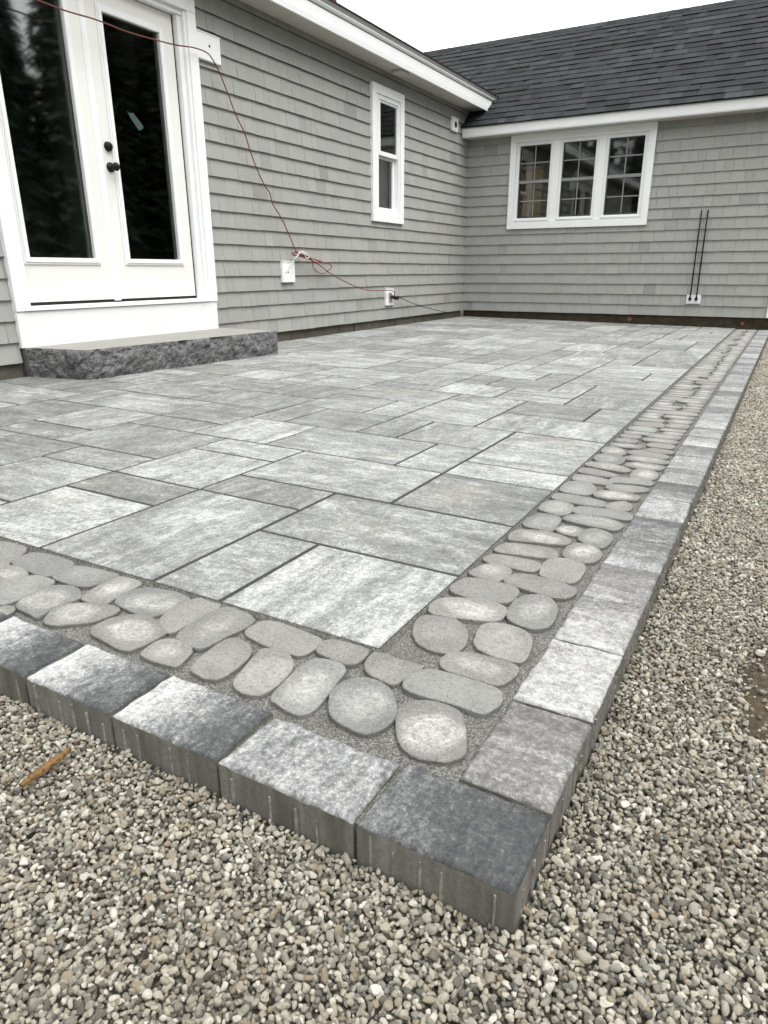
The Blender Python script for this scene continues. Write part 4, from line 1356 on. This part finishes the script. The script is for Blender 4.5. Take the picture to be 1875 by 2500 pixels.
MB().tube(catmull(wall_path(Dd, 0.066, 0.012), 5), 0.0046, 7).build("coiled_loops", M['cordred'], cordo, smooth=True)
MB().tube(catmull(wall_path(Gg, 0.045), 5), 0.0045, 7).build("cable", M['rubber'], cordo, smooth=True)
lathe_x([(0.028, 0.015), (0.040, 0.020), (0.075, 0.020), (0.085, 0.012)], 6.925, 0.365, 14).build("plug", M['rubber'], cordo, smooth=True)
lathe_x([(0.032, 0.012), (0.052, 0.022), (0.100, 0.024), (0.108, 0.014)], 6.985, 0.352, 14).build("plug", M['black'], cordo, smooth=True)
Ee = [(4.867, 0.795), (4.905, 0.812), (4.953, 0.85), (4.998, 0.859), (5.058, 0.844), (5.11, 0.815), (5.093, 0.798), (5.055, 0.802), (5.042, 0.835), (4.998, 0.855)]
Ff = [(4.778, 0.662), (4.798, 0.687), (4.831, 0.733), (4.862, 0.754), (4.867, 0.795)]
st_ = link("string_tie", None, label="white string tied around the coiled red cord above the left wall block", category="string")
MB().tube(catmull(wall_path(Ee, 0.082, 0.004), 5), 0.0048, 6).build("knot", M['string'], st_, smooth=True)
MB().tube(catmull([Vector((XW + 0.022 + 0.014 * i, y, z)) for i, (y, z) in enumerate(Ff)], 5), 0.0038, 6).build("tail", M['string'], st_, smooth=True)

for (xa, lab) in ((-0.602, "left one of two thin black pipes rising from the small white plate"), (-0.526, "right one of two thin black pipes rising from the small white plate")):
    pp = link("black_pipe", None, label=lab, category="pipe", group="pipes on the wing wall")
    MB().tube([(xa + 0.002, YB - 0.030, 0.318), (xa, YB - 0.032, 0.60), (xa - 0.004, YB - 0.030, 1.0), (xa - 0.006, YB - 0.026, 1.395)], 0.0085, 10).build("tube", M['black'], pp, smooth=True)
    MB().tube([(xa + 0.002, YB - 0.016, 0.316), (xa + 0.002, YB - 0.055, 0.316)], 0.020, 12).build("fitting", M['black'], pp, smooth=False)

# ================================================================== splinter, stone, soil
wv = []
A0, A1 = Vector((-0.319, -0.527, -0.049)), Vector((-0.323, -0.436, -0.045))
A0, A1 = Vector((-0.314, -0.526, -0.047)), Vector((-0.317, -0.437, -0.042))
mb = MB()
n = 14
ringp = []
for i in range(n):
    t = i / (n - 1)
    p = A0.lerp(A1, t)
    wd = 0.0060 * (0.35 + 0.9 * math.sin(math.pi * min(1, 0.15 + t * 0.75))) + 0.0015 * mnoise.noise(Vector((t * 9, 2, 1)))
    if i == n - 1: wd *= 0.3
    th = 0.0036 + 0.0012 * mnoise.noise(Vector((t * 14, 8, 1)))
    wd *= 1 + 0.35 * mnoise.noise(Vector((t * 16, 1, 7)))
    o = 0.0045 * mnoise.noise(Vector((t * 6, 5, 3)))
    ringp += [(p.x - wd + o, p.y, p.z - th), (p.x + wd + o, p.y, p.z - th * .6), (p.x + wd * .8 + o, p.y, p.z + th * .7), (p.x - wd * .2 + o, p.y, p.z + th * 1.2), (p.x - wd * .9 + o, p.y, p.z + th * .4)]
ff = [(i * 5 + k, i * 5 + (k + 1) % 5, (i + 1) * 5 + (k + 1) % 5, (i + 1) * 5 + k) for i in range(n - 1) for k in range(5)]
ff += [(4, 3, 2, 1, 0), tuple(range((n - 1) * 5, n * 5))]
mb.add(ringp, ff)
for (t, dx_, dz_) in ((0.42, -0.010, 0.004), (0.55, -0.011, 0.003), (0.66, -0.008, 0.005), (0.5, 0.010, 0.003)):
    p = A0.lerp(A1, t)
    mb.tube([p, p + Vector((dx_ * 0.7, 0.007, dz_)), p + Vector((dx_, 0.013, dz_))], [0.0022, 0.0014, 0.0004], 5)
mb.build("wood_splinter", M['splinter'], label="orange-brown splinter of broken wood lying on the gravel", category="wood splinter")

def gtop(x, y):
    return gz(x, y) + 0.014

sc_ = Vector((0.652, 0.43))
sv, sf = [], []
NR, NA = 12, 28
for i in range(NR + 1):
    for k in range(NA):
        a = 2 * math.pi * k / NA
        rr = i / NR * (1 + 0.25 * mnoise.noise(Vector((math.cos(a) * 1.4, math.sin(a) * 1.4, 5))))
        x, y = sc_.x + 0.080 * rr * math.cos(a), sc_.y - 0.10 + 0.26 * rr * math.sin(a)
        h = 0.014 * (1 - (i / NR) ** 2) + 0.004 * mnoise.noise(Vector((x * 60, y * 60, 1))) + 0.002 * mnoise.noise(Vector((x * 190, y * 190, 1)))
        sv.append((x, y, gtop(x, y) + h * 0.6 - 0.009))
sf = [(i * NA + k, i * NA + (k + 1) % NA, (i + 1) * NA + (k + 1) % NA, (i + 1) * NA + k) for i in range(NR) for k in range(NA)]
link("soil_patch", mesh("soil_patch", sv, sf, True), M['soil'], kind='structure')

def pebble_mesh(name, sub, seed, squash):
    r_ = random.Random(seed)
    bm = bmesh.new()
    bmesh.ops.create_icosphere(bm, subdivisions=sub, radius=1.0)
    planes = []
    for _ in range(12):
        d = Vector((r_.gauss(0, 1), r_.gauss(0, 1), r_.gauss(0, 1))).normalized()
        planes.append((d, r_.uniform(0.58, 0.90)))
    off = Vector((seed * 3.1, seed * 1.7, 0))
    for v in bm.verts:
        p = v.co.copy()
        for d, h in planes:
            e = p.dot(d) - h
            if e > 0:
                p -= d * e * 0.92
        p *= 1 + 0.10 * mnoise.noise(p * 1.6 + off) + 0.04 * mnoise.noise(p * 4.2 + off)
        v.co = Vector((p.x * squash[0], p.y * squash[1], p.z * squash[2]))
    me = bpy.data.meshes.new(name)
    bm.to_mesh(me); bm.free()
    me.polygons.foreach_set("use_smooth", [True] * len(me.polygons))
    return me

st2 = link("loose_stone", pebble_mesh("loose_stone", 3, 77, (1.2, 0.9, 0.6)), M['rock'], label="largest pale rounded stone on the gravel at the right edge", category="stone")
st2.location = (0.628, 0.455, gtop(0.628, 0.455) + 0.008); st2.scale = (0.011, 0.011, 0.011)

# ================================================================== gravel (instanced pebbles)
src = bpy.data.collections.new("gravel_sources")
SQ = [(1.25, 0.95, 0.72), (1.1, 1.0, 0.8), (1.4, 0.85, 0.62), (1.05, 0.9, 0.85), (1.3, 1.05, 0.6), (1.0, 1.0, 0.75), (1.5, 0.8, 0.7), (1.15, 0.8, 0.6)]
for i, sq in enumerate(SQ):
    o = bpy.data.objects.new("pebble", pebble_mesh("pebble", 3, i + 1, sq))
    o.data.materials.append(M['gravel'])
    src.objects.link(o)

def inside_patio(x, y):
    return (x < 0.4045) & (y > -0.3855)

P_, S_ = [], []
def scatter(x0, x1, y0, y1, sp, zoff, smin, smax):
    gx_ = np.arange(x0, x1, sp); gy_ = np.arange(y0, y1, sp * 0.87)
    X, Y = np.meshgrid(gx_, gy_)
    X = X + (np.arange(len(gy_)) % 2)[:, None] * sp / 2
    X = (X + rng.uniform(-.42, .42, X.shape) * sp).ravel(); Y = (Y + rng.uniform(-.42, .42, Y.shape) * sp).ravel()
    k = ~inside_patio(X, Y)
    d = ((X - 0.660) / 0.060) ** 2 + ((Y - 0.33) / 0.20) ** 2
    k &= ~(rng.random(len(X)) < 0.85 * np.clip(1.6 - d, 0, 1))
    X, Y = X[k], Y[k]
    keep = np.ones(len(X), bool)
    Z = np.array([gz(x, y) for x, y in zip(X, Y)]) + 0.010
    Z += zoff + rng.uniform(-0.0025, 0.0025, len(X)) + 0.004 * np.array([mnoise.noise(Vector((x * 7, y * 7, 0))) for x, y in zip(X, Y)])
    s = smin * (smax / smin) ** (rng.random(len(X)) ** 1.5)
    P_.append(np.stack([X, Y, Z], 1)); S_.append(s)

scatter(-0.85, 0.85, -0.95, 0.9, 0.0080, -0.0025, 0.0033, 0.0054)
scatter(-0.85, 0.85, -0.95, 0.9, 0.0086, 0.0045, 0.0030, 0.0062)
scatter(-0.85, 0.85, -0.95, 0.9, 0.0260, 0.0075, 0.0016, 0.0032)
scatter(-0.85, 0.85, -0.95, 0.9, 0.0460, 0.0070, 0.0058, 0.0084)
scatter(0.40, 0.85, 0.9, 3.2, 0.0090, 0.003, 0.0036, 0.0070)
scatter(0.40, 0.85, 0.9, 3.2, 0.0105, 0.007, 0.0032, 0.0078)
scatter(0.40, 0.85, 3.2, 9.2, 0.0120, 0.006, 0.0048, 0.0090)
scatter(-2.4, -0.85, -1.6, -0.36, 0.0125, 0.004, 0.0050, 0.0092)
scatter(-0.85, 0.85, -1.6, -0.95, 0.0125, 0.004, 0.0050, 0.0092)
scatter(0.85, 1.7, -1.6, 9.0, 0.0160, 0.004, 0.0066, 0.0115)
P_ = np.concatenate(P_); S_ = np.concatenate(S_)
NP = len(P_)
gm = bpy.data.meshes.new("gravel")
gm.vertices.add(NP)
gm.vertices.foreach_set("co", P_.astype(np.float32).ravel())
at = gm.attributes.new("scl", 'FLOAT', 'POINT'); at.data.foreach_set("value", S_.astype(np.float32))
rot = np.stack([rng.normal(0, 0.6, NP), rng.normal(0, 0.6, NP), rng.uniform(0, 6.283, NP)], 1).astype(np.float32)
at = gm.attributes.new("rot", 'FLOAT_VECTOR', 'POINT'); at.data.foreach_set("vector", rot.ravel())
at = gm.attributes.new("pick", 'INT', 'POINT'); at.data.foreach_set("value", rng.integers(0, len(SQ), NP).astype(np.int32))
gravel = link("gravel", gm, kind='stuff')
ng = bpy.data.node_groups.new("gravel_nodes", 'GeometryNodeTree')
ng.interface.new_socket("Geometry", in_out='INPUT', socket_type='NodeSocketGeometry')
ng.interface.new_socket("Geometry", in_out='OUTPUT', socket_type='NodeSocketGeometry')
gi, go = ng.nodes.new("NodeGroupInput"), ng.nodes.new("NodeGroupOutput")
iop = ng.nodes.new("GeometryNodeInstanceOnPoints")
ci = ng.nodes.new("GeometryNodeCollectionInfo")
ci.inputs['Collection'].default_value = src
ci.inputs['Separate Children'].default_value = True
ci.inputs['Reset Children'].default_value = True
def named(nm, dt):
    nd = ng.nodes.new("GeometryNodeInputNamedAttribute"); nd.data_type = dt
    nd.inputs['Name'].default_value = nm
    return nd.outputs['Attribute']
e2r = ng.nodes.new("FunctionNodeEulerToRotation")
ng.links.new(named("rot", 'FLOAT_VECTOR'), e2r.inputs[0])
ng.links.new(gi.outputs[0], iop.inputs['Points'])
ng.links.new(ci.outputs[0], iop.inputs['Instance'])
iop.inputs['Pick Instance'].default_value = True
ng.links.new(named("pick", 'INT'), iop.inputs['Instance Index'])
ng.links.new(e2r.outputs[0], iop.inputs['Rotation'])
ng.links.new(named("scl", 'FLOAT'), iop.inputs['Scale'])
ng.links.new(iop.outputs[0], go.inputs[0])
md = gravel.modifiers.new("gravel_nodes", 'NODES'); md.node_group = ng

# ================================================================== woods across the yard (mirrored in the glass)
wd = MB()
tr = random.Random(3)
spots = []
for i in range(52):
    spots.append((tr.uniform(12, 22), -4 + i * 1.0 + tr.uniform(-.8, .8), tr.uniform(12, 16)))
for i in range(34):
    spots.append((-22 + i * 1.1 + tr.uniform(-.8, .8), tr.uniform(-24, -16), tr.uniform(8.5, 13)))
for i in range(40):
    spots.append((tr.uniform(24, 32), 2 + i * 1.6 + tr.uniform(-.8, .8), tr.uniform(12, 17)))
for i in range(26):
    spots.append((tr.uniform(9.5, 12), 7 + i * 0.75 + tr.uniform(-.3, .3), tr.uniform(8.0, 10.0)))
for (x, y, h) in spots:
    r0 = h * 0.20
    b = gz(0.5, 9)
    nk = 9
    cone = [(x + r0 * 0.62 * math.cos(6.283 * k / nk), y + r0 * 0.62 * math.sin(6.283 * k / nk), b - 0.1) for k in range(nk)] + [(x, y, b + h * 0.86)]
    wd.add(cone, [(k, (k + 1) % nk, nk) for k in range(nk)])
    for q in range(900):
        f = tr.random() ** 0.75
        z = b + 0.6 + (h - 0.6) * f
        rr = r0 * (1 - f) * (0.55 + 0.45 * math.sqrt(tr.random())) + 0.08
        a = tr.uniform(0, 6.283)
        c = Vector((x + rr * math.cos(a), y + rr * math.sin(a), z))
        s = tr.uniform(0.14, 0.34)
        t1 = Vector((math.cos(a), math.sin(a), -0.55)).normalized() * s
        t2 = Vector((-math.sin(a), math.cos(a), tr.uniform(-.3, .3))) * s * 0.55
        wd.add([c - t1 * .5, c + t2, c + t1, c - t2], [(0, 1, 2, 3)])
link("woods", mesh("woods", wd.v, wd.f), M['leaf'], kind='stuff')
